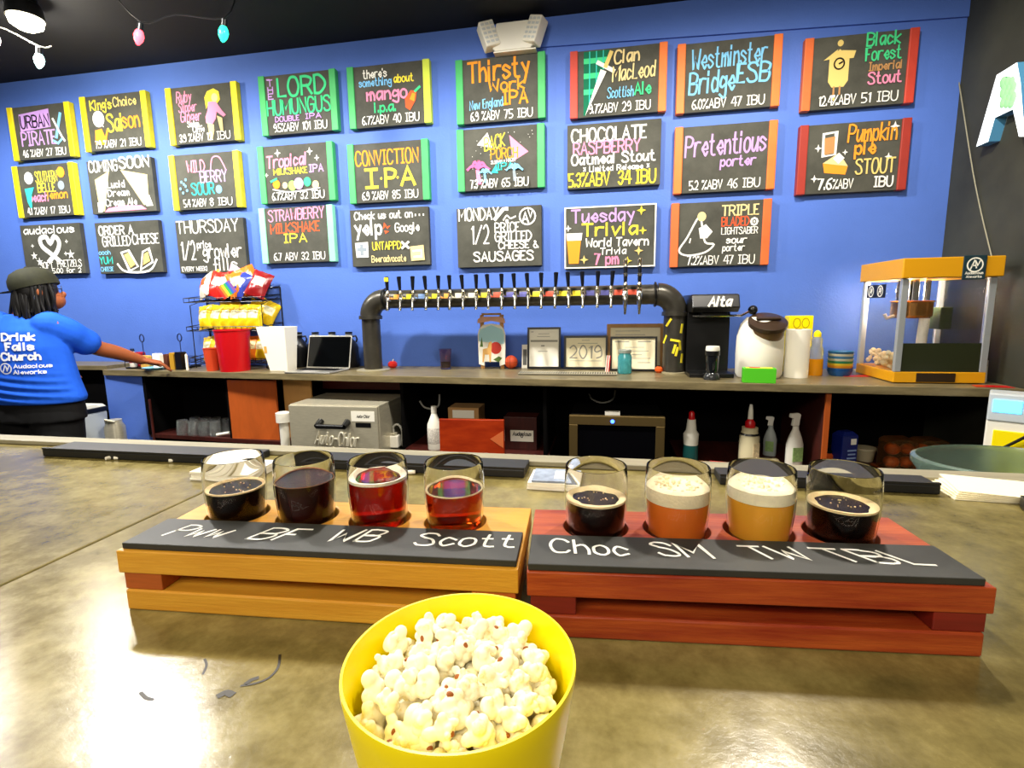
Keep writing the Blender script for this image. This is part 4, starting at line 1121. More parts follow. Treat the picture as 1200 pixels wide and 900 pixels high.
# --- snack rack with bags
RY = 3.168
rx0, rx1 = w_at(231, 326, 400, RY)
rk = thing('snack_rack', 'black three-tier wire rack full of crisp bags on the back worktop', 'rack', ((rx0+rx1)/2, RY, CZ+E_))
rw = (rx1-rx0)/2*.93
zt = [zat(280, y, RY)-CZ for y in (423, 387, 354)]
mb = MB()
for sx in (-1, 1):
    mb.tube([(sx*rw, .10, 0), (sx*rw, .10, zt[2]+.10)], .004, 8)
    mb.tube([(sx*rw, -.10, 0), (sx*rw, -.10, .02), (sx*rw, .10, .02)], .004, 8)
    mb.tube([(sx*rw*.92, -.08, 0), (sx*rw*.92, -.08, zt[2]-.02), (sx*rw*.92, .10, zt[2]+.03)], .003, 8)
mb.tube([(-rw, .10, zt[2]+.10), (rw, .10, zt[2]+.10)], .004, 8)
mb.build('frame', m_black, rk)
for z in zt:
    mb = MB()
    for zz in (z, z+.028):
        mb.tube([(-rw, -.105, zz), (rw, -.105, zz), (rw, .098, zz+.02), (-rw, .098, zz+.02)], .003, 6, closed=True)
    for i in range(15):
        x = -rw+i*2*rw/14
        mb.tube([(x, -.105, z+.028), (x, -.105, z), (x, .098, z+.02)], .0022, 6)
    mb.build('basket', m_black, rk)
def make_bag(w_, h, M, M2):
    mb = MB(); nx, ny = 10, 12
    for sgn in (-1, 1):
        vs = []; fs = []; mi = []
        for j in range(ny+1):
            for i in range(nx+1):
                u = i/nx*2-1; v = j/ny*2-1
                ed = max(0, 1-u*u)**.6*max(0, 1-(v/.92)**2 if abs(v) < .92 else 0)**.55
                wr = .006*math.sin(7*u+3*v*sgn)*math.sin(5*v+u*2)*ed
                x = u*w_/2*(1-.06*(1-v*v)); zc = (v+1)/2*h
                vs.append((x, sgn*(.0012+.028*ed)+wr+.004*math.sin(u*9)*(1 if abs(v) > .9 else 0), zc))
        for j in range(ny):
            for i in range(nx):
                q = (j*(nx+1)+i, j*(nx+1)+i+1, (j+1)*(nx+1)+i+1, (j+1)*(nx+1)+i)
                k = 1 if (2 <= i <= 7 and 5 <= j <= 8) else 0
                mb._add([], [], 0)
                fs.append(q); mi.append(k)
        n = len(mb.v); mb.v += vs
        for f, k in zip(fs, mi):
            mb.f.append([a+n for a in f]); mb.mi.append(k); mb.sm.append(True)
    return mb, [M, M2]
bagm = {}
for k, (c, c2) in dict(y=('f4c915', 'f8e9b8'), r=('d3271c', 'f1d7c4'), o=('e8761d', 'f6dfa0'), b=('2e3f9e', 'dfe4ef'), p=('d9a6c8', 'f4ecf0'), w=('e9dfc8', 'd25a2a'), d=('8c1518', 'e9c9b0')).items():
    bagm[k] = (mat('bag_'+k, c, rough=.3, spec=.6, noise=.15, nscale=30), mat('bag_print_'+k, c2, rough=.4, noise=.3, nscale=60))
bag_src = {}
def bag(x, y, z, k, lab, tilt=0, yaw=0, roll=0, grp='crisp bags in the wire rack', sc=1):
    if k not in bag_src:
        mb, ms = make_bag(.125, .165, *bagm[k]); o = mb.build('crisp_bag', ms, fix=True); bag_src[k] = o
    else:
        o = bag_src[k].copy(); COL.objects.link(o)
    tag(o, lab, 'crisp bag', grp)
    o.location = (rk.location.x+x, RY+y, rk.location.z+z)
    o.rotation_euler = (R(tilt), R(roll), R(yaw)); o.scale = (sc, sc, sc)
ordw = ['leftmost', 'second from left', 'third from left', 'fourth from left', 'fifth from left', 'sixth from left', 'rightmost']
cn = dict(y='yellow', r='red', o='orange', b='blue', p='pale pink', w='cream', d='dark red')
top = [('w', -.19, -40), ('r', -.11, 30), ('r', -.03, -25), ('b', .04, 45), ('o', .10, -30), ('d', .19, 40)]
for i, (k, x, rl) in enumerate(top):
    bag(x, -.04, zt[2]+.035, k, f'{cn[k]} crisp bag in the top basket, ' + (ordw[i] if i < 5 else 'rightmost'), -22, (i*37) % 50-25, rl*.5, sc=1.12)
for i, (k, x) in enumerate([('y', -.14), ('p', -.05), ('b', .05), ('o', .15)]):
    bag(x, .045, zt[2]+.06, k, f'{cn[k]} crisp bag at the back of the top basket, above the front row', -8, i*20-30, (-30, 20, 35, -25)[i], sc=1.15)
for i, x in enumerate((-.19, -.115, -.04, .035, .11, .18)):
    bag(x, -.055, zt[1]+.012, 'y', f'yellow crisp bag in the front of the middle basket, ' + (ordw[i] if i < 5 else 'rightmost'), -12, (i*23) % 20-10, (i*31) % 16-8)
for i, x in enumerate((-.12, 0, .12, .19)):
    bag(x, .03, zt[1]+.045, 'y', f'yellow crisp bag at the back of the middle basket, ' + ['leftmost', 'second from left', 'third from left', 'rightmost'][i], -6, i*17-20, (12, -16, 20, 28)[i])
for i, (k, x) in enumerate((('y', -.215), ('r', -.14), ('d', -.06), ('r', .02), ('o', .12), ('y', .19))):
    bag(x, -.02, zt[0]+.012, k, f'{cn[k]} crisp bag in the bottom basket, ' + (ordw[i] if i < 5 else 'rightmost'), -14, (i*29) % 24-12, (i*37) % 20-10)
# rainbow flag stuck in the top basket
fp = rk.location+Vector((.085, -.135, zt[2]+.02))
t = thing('rainbow_flag', 'small rainbow striped flag stuck in front of the top snack basket', 'flag', fp, R(10))
MB().tube([(0.03, 0.004, 0), (.0, 0.004, .17)], .0025, 6).build('stick', m_lightwood, t)
for i, c in enumerate(('d22a20', 'ee7a1e', 'f2d22a', '3aa54a', '2c62b8', '7a4a9a')):
    T = Matrix.Rotation(R(-32), 4, 'Y')
    MB().box(-.055+i*.0165, -.055+(i+1)*.0165-.0001, -.003, .001, .03, .115, 0, Matrix.Translation((.03, 0, 0)) @ T).build('stripe', mat('flag_'+c, c, rough=.7), t)

# --- small things under the tower
p = place(460, 425, 3.17)
t = thing('ornament', 'tiny red apple-shaped ornament right of the left tower post', 'ornament', p)
MB().lathe([(0, .004), (.018, 0), (.030, .014), (.030, .032), (.018, .044), (.006, .041), (0, .038)], seg=24).build('apple', mat('apple_red', 'c9241a', rough=.3), t)
MB().tube([(0, 0, .038), (.003, 0, .05), (.008, 0, .058)], .0025, 6).build('stem', m_cream, t)
p = place(522.5, 431, 3.12)
t = thing('pint_glass', 'nearly empty pint glass with a dark drink under the taps', 'glass', p)
MB().lathe([(0, 0), (.030, 0), (.032, .004), (.040, .13), (.038, .13), (.030, .012), (0, .010)], seg=32).build('glass_wall', mat('rosy_glass', 'f0c8cc', rough=.02, trans=1), t)
MB().lathe([(0, .0105), (.0292, .0125), (.0315, .05), (0, .05)], seg=32).build('drink', mat('dark_drink', '1c0606', rough=.2), t)
# winter sled sign
Y = 3.16
a, b = w_at(561, 593, 420, Y); zt0, zb0 = zat(577, 367, Y), CZ
t = thing('sled_sign', 'white sled-shaped winter sign with wooden rails under the taps', 'sign', ((a+b)/2, Y, CZ+E_), 0)
H = zt0-zb0; w2 = (b-a)/2
sh = []
body = [(-w2*.96, .03), (-w2*.55, .018), (-w2*.55, .045), (w2*.55, .045), (w2*.55, .018), (w2*.96, .03), (w2, H*.62), (w2*.9, H*.72), (w2*.6, H*.79), (0, H*.815), (-w2*.6, H*.79), (-w2*.9, H*.72), (-w2, H*.62)]
MB().prism(body, -.012, 0, 'y').build('panel', m_white, t, .002)
for sx in (-1, 1): MB().box(sx*w2*.72-.012, sx*w2*.72+.012, .0005, .016, 0, H*.97).build('rail', m_lightwood, t, .003)
MB().prism([(-w2*1.0, H*.82), (-w2*.95, H*.9), (-w2*.6, H*.94), (w2*.6, H*.94), (w2*.95, H*.9), (w2*1.0, H*.82), (w2*.7, H*.83), (0, H*.865), (-w2*.7, H*.83)], -.016, 0, 'y').build('crossbar', mat('pink_wood', 'd9a284', rough=.5), t, .002)
MB().box(-w2*.72, w2*.72, -.006, .0, H*.965, H).build('top_bar', m_lightwood, t, .002)
ar = MB(); am = [mat('art_blue', 'a9d5de', rough=.7), mat('art_red', 'c4392c', rough=.7), mat('art_tan', 'd9a75e', rough=.7), mat('art_green', '4f6b2a', rough=.7)]
ar.flat([(x, -.0125, z) for x, z in [(-w2*.9, H*.5), (w2*.9, H*.45), (w2*.92, H*.62), (w2*.8, H*.71), (0, H*.79), (-w2*.8, H*.71), (-w2*.92, H*.62)]], 0)
ar.flat([(w2*(.3+.42*math.cos(a)), -.0129, H*(.38+.11*math.sin(a))) for a in [2*PI*i/14 for i in range(14)]], 1)
ar.flat([(x*w2, -.0131, z*H) for x, z in [(-.7, .12), (-.6, .12), (-.5, .26), (-.2, .26), (-.18, .12), (-.08, .12), (0, .4), (.02, .5), (-.2, .48), (-.3, .38), (-.65, .36)]], 2)
ar.flat([(x*w2, -.0133, z*H) for x, z in [(.1, .17), (.5, .12), (.75, .2), (.5, .23)]], 3)
ar.flat([(x*w2, -.0133, z*H) for x, z in [(-.85, .4), (-.7, .58), (-.62, .4)]], 3)
ar.build('picture', am, t, fix=False)
p = place(599, 425, 3.17)
o = thing('ball', 'small orange-red ball beside the sled sign', 'ball', p)
mb = MB().sphere((0, 0, .0425), .042, 28, 18); mb.build('ball_skin', mat('orange_ball', 'c8481c', rough=.55, bump=.3, bscale=300), o)
mb = MB()
for ax in ('x', 'y', 'z'):
    pts = []
    for i in range(28):
        a = 2*PI*i/28; c, s2 = .0422*math.cos(a), .0422*math.sin(a)
        pts.append({'x': (0, c, .0425+s2), 'y': (c, 0, .0425+s2), 'z': (c, s2, .0425)}[ax])
    mb.tube(pts, .0009, 5, closed=True)
mb.build('seam', m_darkwood, o)
# leaflet holder
p = place(614.5, 420, 3.20)
t = thing('leaflet', 'narrow white leaflet leaning beside the tallest black frame', 'leaflet', p)
T = Matrix.Rotation(R(-8), 4, 'X')
MB().box(-.018, .018, 0, .004, 0, .15, 0, T).build('card', m_paper, t)
MB().box(-.010, .014, -.001, -.0002, .02, .12, 0, T).build('print', mat('grey_print', '6a6a66', rough=.8), t)
# frames
def frame(px0, px1, py0, py1, Y, border, Mf, Mp, lab, lines, text=None, tilt=6):
    a, b = w_at(px0, px1, (py0+py1)/2, Y)
    h = zat((px0+px1)/2, py0, Y)-CZ
    t = thing('picture_frame', lab, 'picture frame', ((a+b)/2, Y, CZ+E_+.002), 0, 'framed papers under the beer taps')
    T = Matrix.Rotation(R(-tilt), 4, 'X')
    w2 = (b-a)/2; bd = border
    mb = MB()
    mb.prism([(-w2, 0), (w2, 0), (w2-bd, bd), (-w2+bd, bd)], -.016, 0, 'y', 0, T)
    mb.prism([(-w2, h), (w2, h), (w2-bd, h-bd), (-w2+bd, h-bd)], -.016, 0, 'y', 0, T)
    mb.prism([(-w2, 0), (-w2, h), (-w2+bd, h-bd), (-w2+bd, bd)], -.016, 0, 'y', 0, T)
    mb.prism([(w2, 0), (w2, h), (w2-bd, h-bd), (w2-bd, bd)], -.016, 0, 'y', 0, T)
    mb.build('frame', Mf, t)
    MB().box(-w2+bd, w2-bd, -.008, -.0005, bd, h-bd, 0, T).build('document', Mp, t)
    mb = MB()
    for v, u0, u1, th in lines:
        z = h-bd-(h-2*bd)*v
        mb.flat([T @ Vector(q) for q in ((-w2+bd+(2*w2-2*bd)*u0, -.0084, z), (-w2+bd+(2*w2-2*bd)*u1, -.0084, z), (-w2+bd+(2*w2-2*bd)*u1, -.0084, z+th), (-w2+bd+(2*w2-2*bd)*u0, -.0084, z+th))])
    if text:
        for i, q in enumerate(text_quads(text, -w2*.72, w2*.72, h*.33, h*.36, .008)):
            mb.flat([T @ Vector((x, -.0085-.00003*(i % 8), z)) for x, z in q])
    mb.build('print', m_grey_ink, t, fix=False)
    return t
frame(711, 778, 380, 432, 3.20, .022, m_lightwood, m_cream, 'wood-framed certificate behind the black framed one, next to the right tower post', [(.1, .1, .6, .003), (.2, .1, .7, .003)])
frame(618, 657, 384, 432, 3.17, .012, m_black, m_paper, 'tall black frame holding a white letter', [(.08, .05, .14, .004), (.13, .3, .68, .003), (.2, .26, .7, .003), (.34, .04, .96, .012), (.46, .4, .52, .008), (.6, .3, .62, .004)])
frame(661, 712, 394, 431, 3.17, .012, m_black, m_cream, 'wide black frame with a large pale year on its certificate', [(.1, .4, .6, .003), (.2, .3, .8, .003), (.8, .1, .9, .003)], '2019')
frame(715, 770, 395, 433, 3.09, .011, m_black, m_cream, 'black frame with a cream certificate behind the blue jar', [(.12, .06, .4, .006), (.12, .6, .9, .006), (.3, .3, .75, .003), (.42, .3, .85, .003), (.54, .3, .7, .003), (.66, .4, .9, .003), (.8, .6, .9, .004)])
# jar
p = place(732, 433, 2.985)
t = thing('mason_jar', 'turquoise glass mason jar with metal lid before the certificates', 'jar', p)
MB().lathe([(0, 0), (.036, 0), (.040, .006), (.040, .095), (.032, .112), (.032, .118), (0, .118)], seg=32).build('jar_glass', mat('turquoise_glass', '4fa9b5', rough=.08, trans=.55, noise=.25, nscale=40), t)
MB().lathe([(0, .1182), (.036, .1182), (.036, .134), (.033, .137), (0, .137)], seg=32).build('lid', mat('grey_lid', 'a7b0a4', rough=.4, metal=.6), t)
p = place(711.5, 428, 3.06)
t = thing('striped_tube', 'small red and white striped packet left of the turquoise jar', 'packet', p)
for i in range(4): MB().box(-.012+i*.006, -.012+i*.006+.0059, -.012, .012, 0, .095, 0, Matrix.Rotation(R(5), 4, 'Y')).build('stripe', (m_redp if i % 2 else m_paper), t)
p = place(772, 430, 3.02)
t = thing('ornament', 'tiny orange round ornament at the foot of the right tower post', 'ornament', p)
MB().lathe([(0, 0), (.012, 0), (.022, .012), (.022, .026), (.012, .036), (0, .036)], seg=20).build('pumpkin', mat('orange_glaze', 'dd5a1c', rough=.35), t)
MB().tube([(0, 0, .036), (.002, 0, .043)], .0025, 6).build('stem', m_darkwood, t)

# --- black drinks machine
Y = 2.93
a, b = w_at(806, 857, 400, Y)
zt_ = zat(835, 345, Y)
t = thing('coffee_machine', 'tall black coffee machine with angled head and ball lever beside the tower', 'coffee machine', ((a+b)/2, Y, CZ+E_))
w2 = (b-a)/2; H = zt_-CZ
MB().box(-w2, w2, .05, .26, 0, H*.78).build('body', m_black, t, .006)
MB().box(-w2, w2, -.10, .049, 0, .022).build('foot_plate', m_black, t, .004)
MB().prism([(-.115, H*.84), (-.085, H*.99), (-.06, H), (.26, H), (.26, H*.785), (-.08, H*.785)], -w2*1.0, w2*1.10, 'x').build('head', m_black, t, .006)
MB().tube([(-w2*.9, -.12, H*.74), (w2*1.25, -.12, H*.74), (w2*1.75, -.10, H*.80)], .006, 8).build('lever', m_chrome, t).location = (0, .06, .0)
MB().sphere((w2*1.80, -.04, H*.805), .024, 18, 12).build('lever_knob', m_black, t)
MB().box(-w2*.5, w2*.7, -.05, .049, H*.72, H*.783).build('brew_group', mat('dark_steel', '3a3a3a', rough=.3, metal=.7), t, .004)
mb = MB()
T = Matrix.Translation((w2*.12, -.111, H*.86)) @ Matrix.Rotation(R(-8), 4, 'X')
for i, q in enumerate(text_quads('Alta', -.045, .06, 0, .045, .011, .25)): mb.flat([T @ Vector((x, -.004-.00003*(i % 8), z)) for x, z in q])
mb.build('lettering', m_paper, t, fix=False).__setitem__('label', 'white slanted lettering')
p = place(834, 438, 2.775)
t = thing('shaker_bottle', 'clear and black shaker bottle with white lid in front of the black machine', 'bottle', p)
MB().lathe([(0, 0), (.040, 0), (.042, .012), (.034, .03), (.030, .035), (0, .036)], seg=28).build('base', mat('smoked_plastic', '2a2b2c', rough=.2), t)
MB().lathe([(0, .0365), (.028, .0365), (.031, .06), (.033, .125), (0, .125)], seg=28).build('cup', mat('dark_clear', '15171a', rough=.05, spec=.9), t)
MB().lathe([(0, .1255), (.036, .1255), (.036, .148), (0, .148)], seg=28).build('collar', m_black, t)
MB().lathe([(0, .1485), (.034, .1485), (.035, .155), (.032, .172), (0, .174)], seg=28).build('lid', m_white, t)
# --- white canister with brown lid
Y = 2.89
a, b = w_at(862, 917, 420, Y); H = zat(888, 362, Y)-CZ; r = (b-a)/2
t = thing('canister', 'large white tilted-mouth canister with a brown lid', 'canister', ((a+b)/2, Y, CZ+E_))
MB().lathe([(0, 0), (r*.88, 0), (r*.98, .02), (r*1.0, H*.35), (r*.98, H*.6), (r*.85, H*.78), (r*.6, H*.88), (0, H*.9)], seg=40).build('body', m_white, t)
T = Matrix.Translation((.015, -r*.42, H*.72)) @ Matrix.Rotation(R(28), 4, 'X')
m_brl = mat('brown_lid', '6a5236', rough=.3)
n1 = MB().lathe([(0, -.11), (r*.52, -.10), (r*.72, -.05), (r*.74, .0), (r*.70, .02), (0, .02)], seg=36, T=T).build('mouth', m_brl, t)
MB().lathe([(r*.70, .0205), (r*.80, .022), (r*.80, .042), (r*.70, .046), (0, .050)], seg=36, T=T).build('lid', mat('dark_brown_lid', '3a2c20', rough=.3), t)
MB().cbox((0, 0, .058), (r*1.0, .022, .016), 0, T).build('lid_grip', mat('dark_brown_lid', '3a2c20'), t, .005)
# --- green box
p = onZ(890, 446, CZ)
t = thing('tea_box', 'bright green cardboard box with yellow top in front of the white canister', 'box', (onY(889, 440, 2.685).x, 2.685, CZ+E_), R(-8))
MB().box(-.074, .074, -.03, .03, 0, .072).build('carton', mat('lime_card', '4fc11e', rough=.45), t, .002)
MB().cbox((0, .0, .0728), (.12, .045, .001)).build('top_label', m_yellow, t)
MB().cbox((-.02, .0, .0736), (.05, .03, .0006)).build('top_print', mat('red_label', 'c41f26'), t)
# --- paper towel roll & yellow box
Y = 2.90
a, b = w_at(920, 948, 415, Y); H = zat(934, 386, Y)-CZ; r = (b-a)/2
t = thing('paper_roll', 'white paper towel roll standing right of the canister', 'paper roll', ((a+b)/2, Y, CZ+E_))
MB().lathe([(r*.3, 0), (r, 0), (r, H), (r*.3, H)], seg=40, caps=False).lathe([(r*.3, 0), (r*.3, H)], seg=40, caps=False).build('paper', m_paper, t)
MB().lathe([(r*.24, .002), (r*.29, .002), (r*.29, H+.002), (r*.24, H+.002)], seg=24, caps=False).build('core', mat('cardboard', 'b58a56', rough=.8), t)
Yb = 3.10
a, b = w_at(922, 950, 378, Yb); zb = zat(936, 395, Yb); zt1 = zat(936, 370, Yb)
t = thing('yellow_carton', 'bright yellow carton standing behind the paper roll', 'box', ((a+b)/2, Yb, CZ+E_))
MB().box(-(b-a)/2, (b-a)/2, -.04, .04, 0, zt1-CZ).build('carton', m_yellow, t, .004)
mb = MB()
for cx in (-.022, .022):
    pts = [(cx+.018*math.cos(a), zt1-CZ-.04+.026*math.sin(a)) for a in [2*PI*i/16 for i in range(17)]]
    for q in ribbon(pts, .003): mb.flat([(x, -.0412, z) for x, z in q])
mb.build('print', mat('brown_ink', '8a6a10', rough=.7), t, fix=False)
p = place(955, 434, 2.98)
t = thing('honey_bottle', 'clear squeeze bottle with amber honey beside the paper roll', 'bottle', p)
MB().lathe([(0, .09), (.033, .09), (.035, .13), (.026, .16), (.028, .19), (.020, .205), (0, .205)], seg=28).build('clear_top', mat('clear_bottle', 'd8dde0', rough=.1, trans=.7), t)
MB().lathe([(0, 0), (.034, 0), (.036, .006), (.036, .089), (0, .089)], seg=28).build('honey', mat('honey_amber', 'e59a12', rough=.2, trans=.2), t)
MB().lathe([(0, .2055), (.018, .2055), (.018, .225), (.006, .24), (0, .24)], seg=20).build('cap', m_yellow, t)
# --- stacked bowls / cups
p = place(984, 432, 2.98)
cols_ = ['1f5fa8', '1f5fa8', 'f1a02a', 'f0d440', '2f8f6a', 'e8e2c8', '3f86b8', 'e8e2c8', '2a6a9a']
for i, c in enumerate(cols_):
    z = .0125*i
    t = thing('stacked_bowl', f'{["dark blue", "blue", "orange", "yellow", "green", "cream", "light blue", "pale cream", "deep blue"][i]} bowl, {["lowest", "second", "third", "fourth", "fifth", "sixth", "seventh", "eighth", "topmost"][i]} of the colourful stack by the popcorn machine', 'bowl', p+Vector((0, 0, z)), 0, 'stacked colourful bowls')
    h = .030
    MB().lathe([(0, 0), (.044, 0), (.0525, .012), (.060, h), (.0592, h), (.0555, .018), (.0475, .0118), (0, .0118)], seg=36).build('bowl', mat('bowl_'+c, c, rough=.4), t)
# --- red leaflets on the counter
for (px, py, lab, rz) in ((1003, 441, 'red paper lying on the worktop in front of the popcorn machine', .1), (1176, 449, 'red paper lying at the right end of the worktop', -.1)):
    q = onZ(px, py, CZ)
    t = tag(MB().prism([(-.07, -.02), (.07, -.026), (.066, .03), (-.06, .034)], 0, .002, 'z').build('paper_slip', m_redp), lab, 'paper')
    t.location = (min(q.x, 1.70), q.y if px < 1100 else 2.63, CZ+E_); t.rotation_euler = (0, 0, rz)

# --- popcorn machine
PX0, PX1, PY0, PY1 = 1.335, 1.715, 2.70, 3.08
pm = thing('popcorn_machine', 'glass-sided popcorn machine with yellow roof on the right end of the worktop', 'popcorn machine', ((PX0+PX1)/2, (PY0+PY1)/2, CZ+E_))
w2, d2 = (PX1-PX0)/2, (PY1-PY0)/2
HT = zat(1120, 301, PY0-.02)-CZ; HR = zat(1120, 325, PY0-.02)-CZ
m_py = mat('popcorn_yellow', 'd99a10', rough=.35)
m_alp = mat('pale_aluminium', 'b9bec0', rough=.35, metal=.5)
MB().box(-w2, w2, -d2, d2, .004, .055).build('base', m_py, pm, .003)
MB().box(-w2*.5, w2*.35, -d2-.004, -d2+.02, .008, .05).build('crumb_drawer', mat('dark_brown_metal', '2a1c0c', rough=.4), pm, .002)
MB().box(-w2-.012, w2+.012, -d2-.018, d2+.01, HR, HT).build('roof', m_py, pm, .004)
for sx in (-1, 1):
    for sy in (-1, 1):
        MB().box(sx*w2-(.028 if sx > 0 else 0), sx*w2+(.028 if sx < 0 else 0), sy*d2-(.022 if sy > 0 else 0), sy*d2+(.022 if sy < 0 else 0), .0555, HR-.0005).build('corner_post', m_alp, pm, .002)
m_pg = m_pane
MB().box(-w2+.006, -w2+.010, -d2+.024, d2-.024, .056, HR-.001).build('side_pane', m_pg, pm)
MB().box(w2-.010, w2-.006, -d2+.024, d2-.024, .056, HR-.001).build('side_pane', m_pg, pm)
MB().box(-w2+.03, w2-.03, -d2+.008, -d2+.011, .056, HR-.001).build('door_pane', m_pg, pm)
MB().box(-w2+.03, w2-.03, d2-.012, d2-.009, .056, HR-.001).build('back_pane', m_pg, pm)
kx, kz = -.045, HR*.62
MB().box(-w2+.03, w2-.03, -d2+.0035, -d2+.0075, .056, .19).build('lower_panel', mat('dark_green_panel', '262a16', rough=.3), pm)
k_ = MB().lathe([(0, 0), (.075, 0), (.085, .01), (.085, .075), (.092, .08), (.088, .084), (0, .084)], (kx, 0, kz), 32).build('kettle', mat('copper_steel', 'b9854a', rough=.25, metal=.9), pm)
MB().tube([(kx-.06, 0, kz+.085), (kx-.06, 0, HR-.001)], .014, 12).build('hanger', m_chrome, k_)
MB().tube([(kx+.06, 0, kz+.085), (kx+.06, 0, HR-.001)], .014, 12).build('hanger', m_chrome, k_)
MB().tube([(kx, 0, kz+.085), (kx, 0, HR-.001)], .024, 14).build('motor_tube', m_chrome, k_)
MB().tube([(kx-.085, -.02, kz+.01), (kx-.12, -.03, kz), (kx-.13, -.03, kz+.02)], .008, 8).build('dump_handle', m_white, k_)
MB().tube([(kx+.035, -.05, kz-.001), (kx+.03, -.05, kz-.13)], .022, 14).build('lamp_tube', m_white, k_)
MB().box(.10, w2-.035, .03, .12, kz-.06, kz+.05).build('heater_box', mat('dark_green_metal', '2e3a24', rough=.5), pm, .004)
mb = MB()
rnd = random.Random(11)
for i in range(150):
    a = rnd.random()
    mb.sphere((-w2+.035+a*a*.28, rnd.uniform(-d2+.04, d2-.04), .062+rnd.random()*.075*(1-a*a)), rnd.uniform(.008, .014), 8, 6)
o = mb.build('popcorn_heap', m_pop, pm); o['kind'] = 'stuff'
def emblem(mb, T, r, mi=0, wd=.08):
    def F(pts):
        for i, q in enumerate(ribbon(pts, r*wd*2.4)): mb.flat([T @ Vector((x, -.00003*(i % 6), z)) for x, z in q], mi)
    F([(r*math.cos(2*PI*i/24), r*math.sin(2*PI*i/24)) for i in range(25)])
    F([(-.55*r, -.6*r), (-.1*r, .65*r), (.2*r, -.45*r)]); F([(-.4*r, -.1*r), (.1*r, -.1*r)]); F([(-.0*r, .6*r), (.35*r, -.1*r), (.6*r, .55*r)])
sg = MB().box(.035, .125, -d2-.024, -d2-.0185, HR-.012, HT+.004).build('badge', mat('dark_teal_badge', '16323a', rough=.5), pm, .002)
mb = MB(); emblem(mb, Matrix.Translation((.08, -d2-.0246, HR+(HT-HR)*.58)), .03)
for i, q in enumerate(text_quads('Audacious', .045, .115, HR+.012, .011, .0022)): mb.flat([(x, -d2-.0246-.00003*(i % 6), z) for x, z in q])
for i, q in enumerate(text_quads('Aleworks', .05, .11, HR-.004, .010, .002)): mb.flat([(x, -d2-.0246-.00003*(i % 6), z) for x, z in q])
mb.build('emblem', m_paper, sg, fix=False)
Ts = Matrix.Translation((-w2-.0005, 0, 0)) @ Matrix.Rotation(R(-90), 4, 'Z')
st_ = MB().box(-.13, .05, -.004, 0, HR-.085, HR-.02, 0, Ts).build('sticker', m_black, pm)
mb = MB()
for cx in (-.085, .005): emblem(mb, Ts @ Matrix.Translation((cx, -.0046, HR-.052)), .026)
mb.build('emblem', m_paper, st_, fix=False)
# lamp inside the machine
light('popcorn_lamp', 'POINT', (pm.location.x-.06, pm.location.y+.06, CZ+HR-.05), 10, (1, .95, .85), .03)
# shaker behind its right side
p = Vector((1.752, 2.80, CZ+E_))
t = thing('salt_shaker', 'white and steel salt shaker at the right of the popcorn machine', 'shaker', p)
MB().lathe([(0, 0), (.028, 0), (.026, .075), (0, .075)], seg=24).build('body', m_white, t)
MB().lathe([(0, .0755), (.0265, .0755), (.026, .1), (.016, .115), (0, .117)], seg=24).build('cap', m_steel, t)

# ================================================================= UNDER THE COUNTER
def shelf_x(px, py, Y): return onY(px, py, Y).x
# upturned pint glasses
gl0 = None
SZp = SZ+E_
gx = [onY(px, 505, 3.0).x for px in (216, 229, 241, 254)]
k = 0
for r_, yy in enumerate((2.99, 3.09)):
    for c, x in enumerate(gx):
        lab = f'upturned pint glass on the dark shelf, {["front", "back"][r_]} row, {["first", "second", "third", "fourth"][c]} from the left'
        o = MB().lathe([(.040, 0), (.032, .10), (0, .10), (0, .096), (.029, .096), (.038, 0)], seg=24, caps=False).lathe([(.038, 0), (.040, 0)], seg=24, caps=False).build('pint_glass', mat('whitened_glass', 'eef2f0', rough=.04, trans=.93))  # clear glass, slightly whitened to imitate its sparkle
        tag(o, lab, 'glass', 'upturned glasses on the shelf'); o.location = (x+r_*.012, yy, SZp)
q = onY(254, 514, 2.88)
o = tag(MB().tube([(-.05, 0, .010), (.05, 0, .028)], .010, 14).build('rolled_cloth', m_paper), 'white roll lying at the shelf front beside the orange panel', 'cloth roll'); o.location = (q.x-.02, 2.965, SZp-.0005)
# dishwasher
WYF = 2.70
wx0, wx1 = w_at(340, 444, 500, WYF)
H0 = zat(392, 475, WYF)
t = thing('glass_washer', 'steel bar glass washer with a black handle and embossed script under the worktop', 'dishwasher', ((wx0+wx1)/2, WYF, 0))
w2 = (wx1-wx0)/2
MB().box(-w2, w2, .012, .42, .02, H0).build('body', m_steel, t, .004)
d_ = MB().box(-w2+.003, w2-.003, -.008, .0115, .30, H0-.004).build('door', m_steel, t, .004)
hb = MB()
hb.tube([(-.075, -.058, H0-.115), (.095, -.058, H0-.115)], .014, 12)
for x in (-.075, .095): hb.tube([(x, -.008, H0-.095), (x, -.058, H0-.115)], [.02, .016], 12)
hb.build('handle', m_black, d_)
lb = MB().box(w2-.165, w2-.02, -.0095, -.0082, H0-.09, H0-.03).build('label_plate', m_paper, d_)
MB().box(w2-.14, w2-.045, -.0095, -.0082, H0-.125, H0-.098).build('label_plate', m_black, d_)
mb = MB()
for i, q in enumerate(text_quads('Auto-Chlor', w2-.13, w2-.05, H0-.068, .016, .003, .2)): mb.flat([(x, -.0098-.00003*(i % 6), z) for x, z in q])
mb.build('lettering', m_ink, lb, fix=False)
mb = MB()
def emboss(tx, x0, x1, z, h, wd, sl, ri):
    st, W = text_strokes(tx); sx = (x1-x0)/W; sz = h/6
    for s_ in st:
        pts = [(x0+a*sx+sl*b*sz, -.009, z+b*sz+ri*a/W) for a, b in s_]
        if len(pts) > 1: mb.tube(pts, wd, 6)
emboss('Auto-Chlor', -.12, .15, .615, .075, .0065, .2, -.01)
emboss('SYSTEM', -.02, .11, .575, .022, .003, .1, 0)
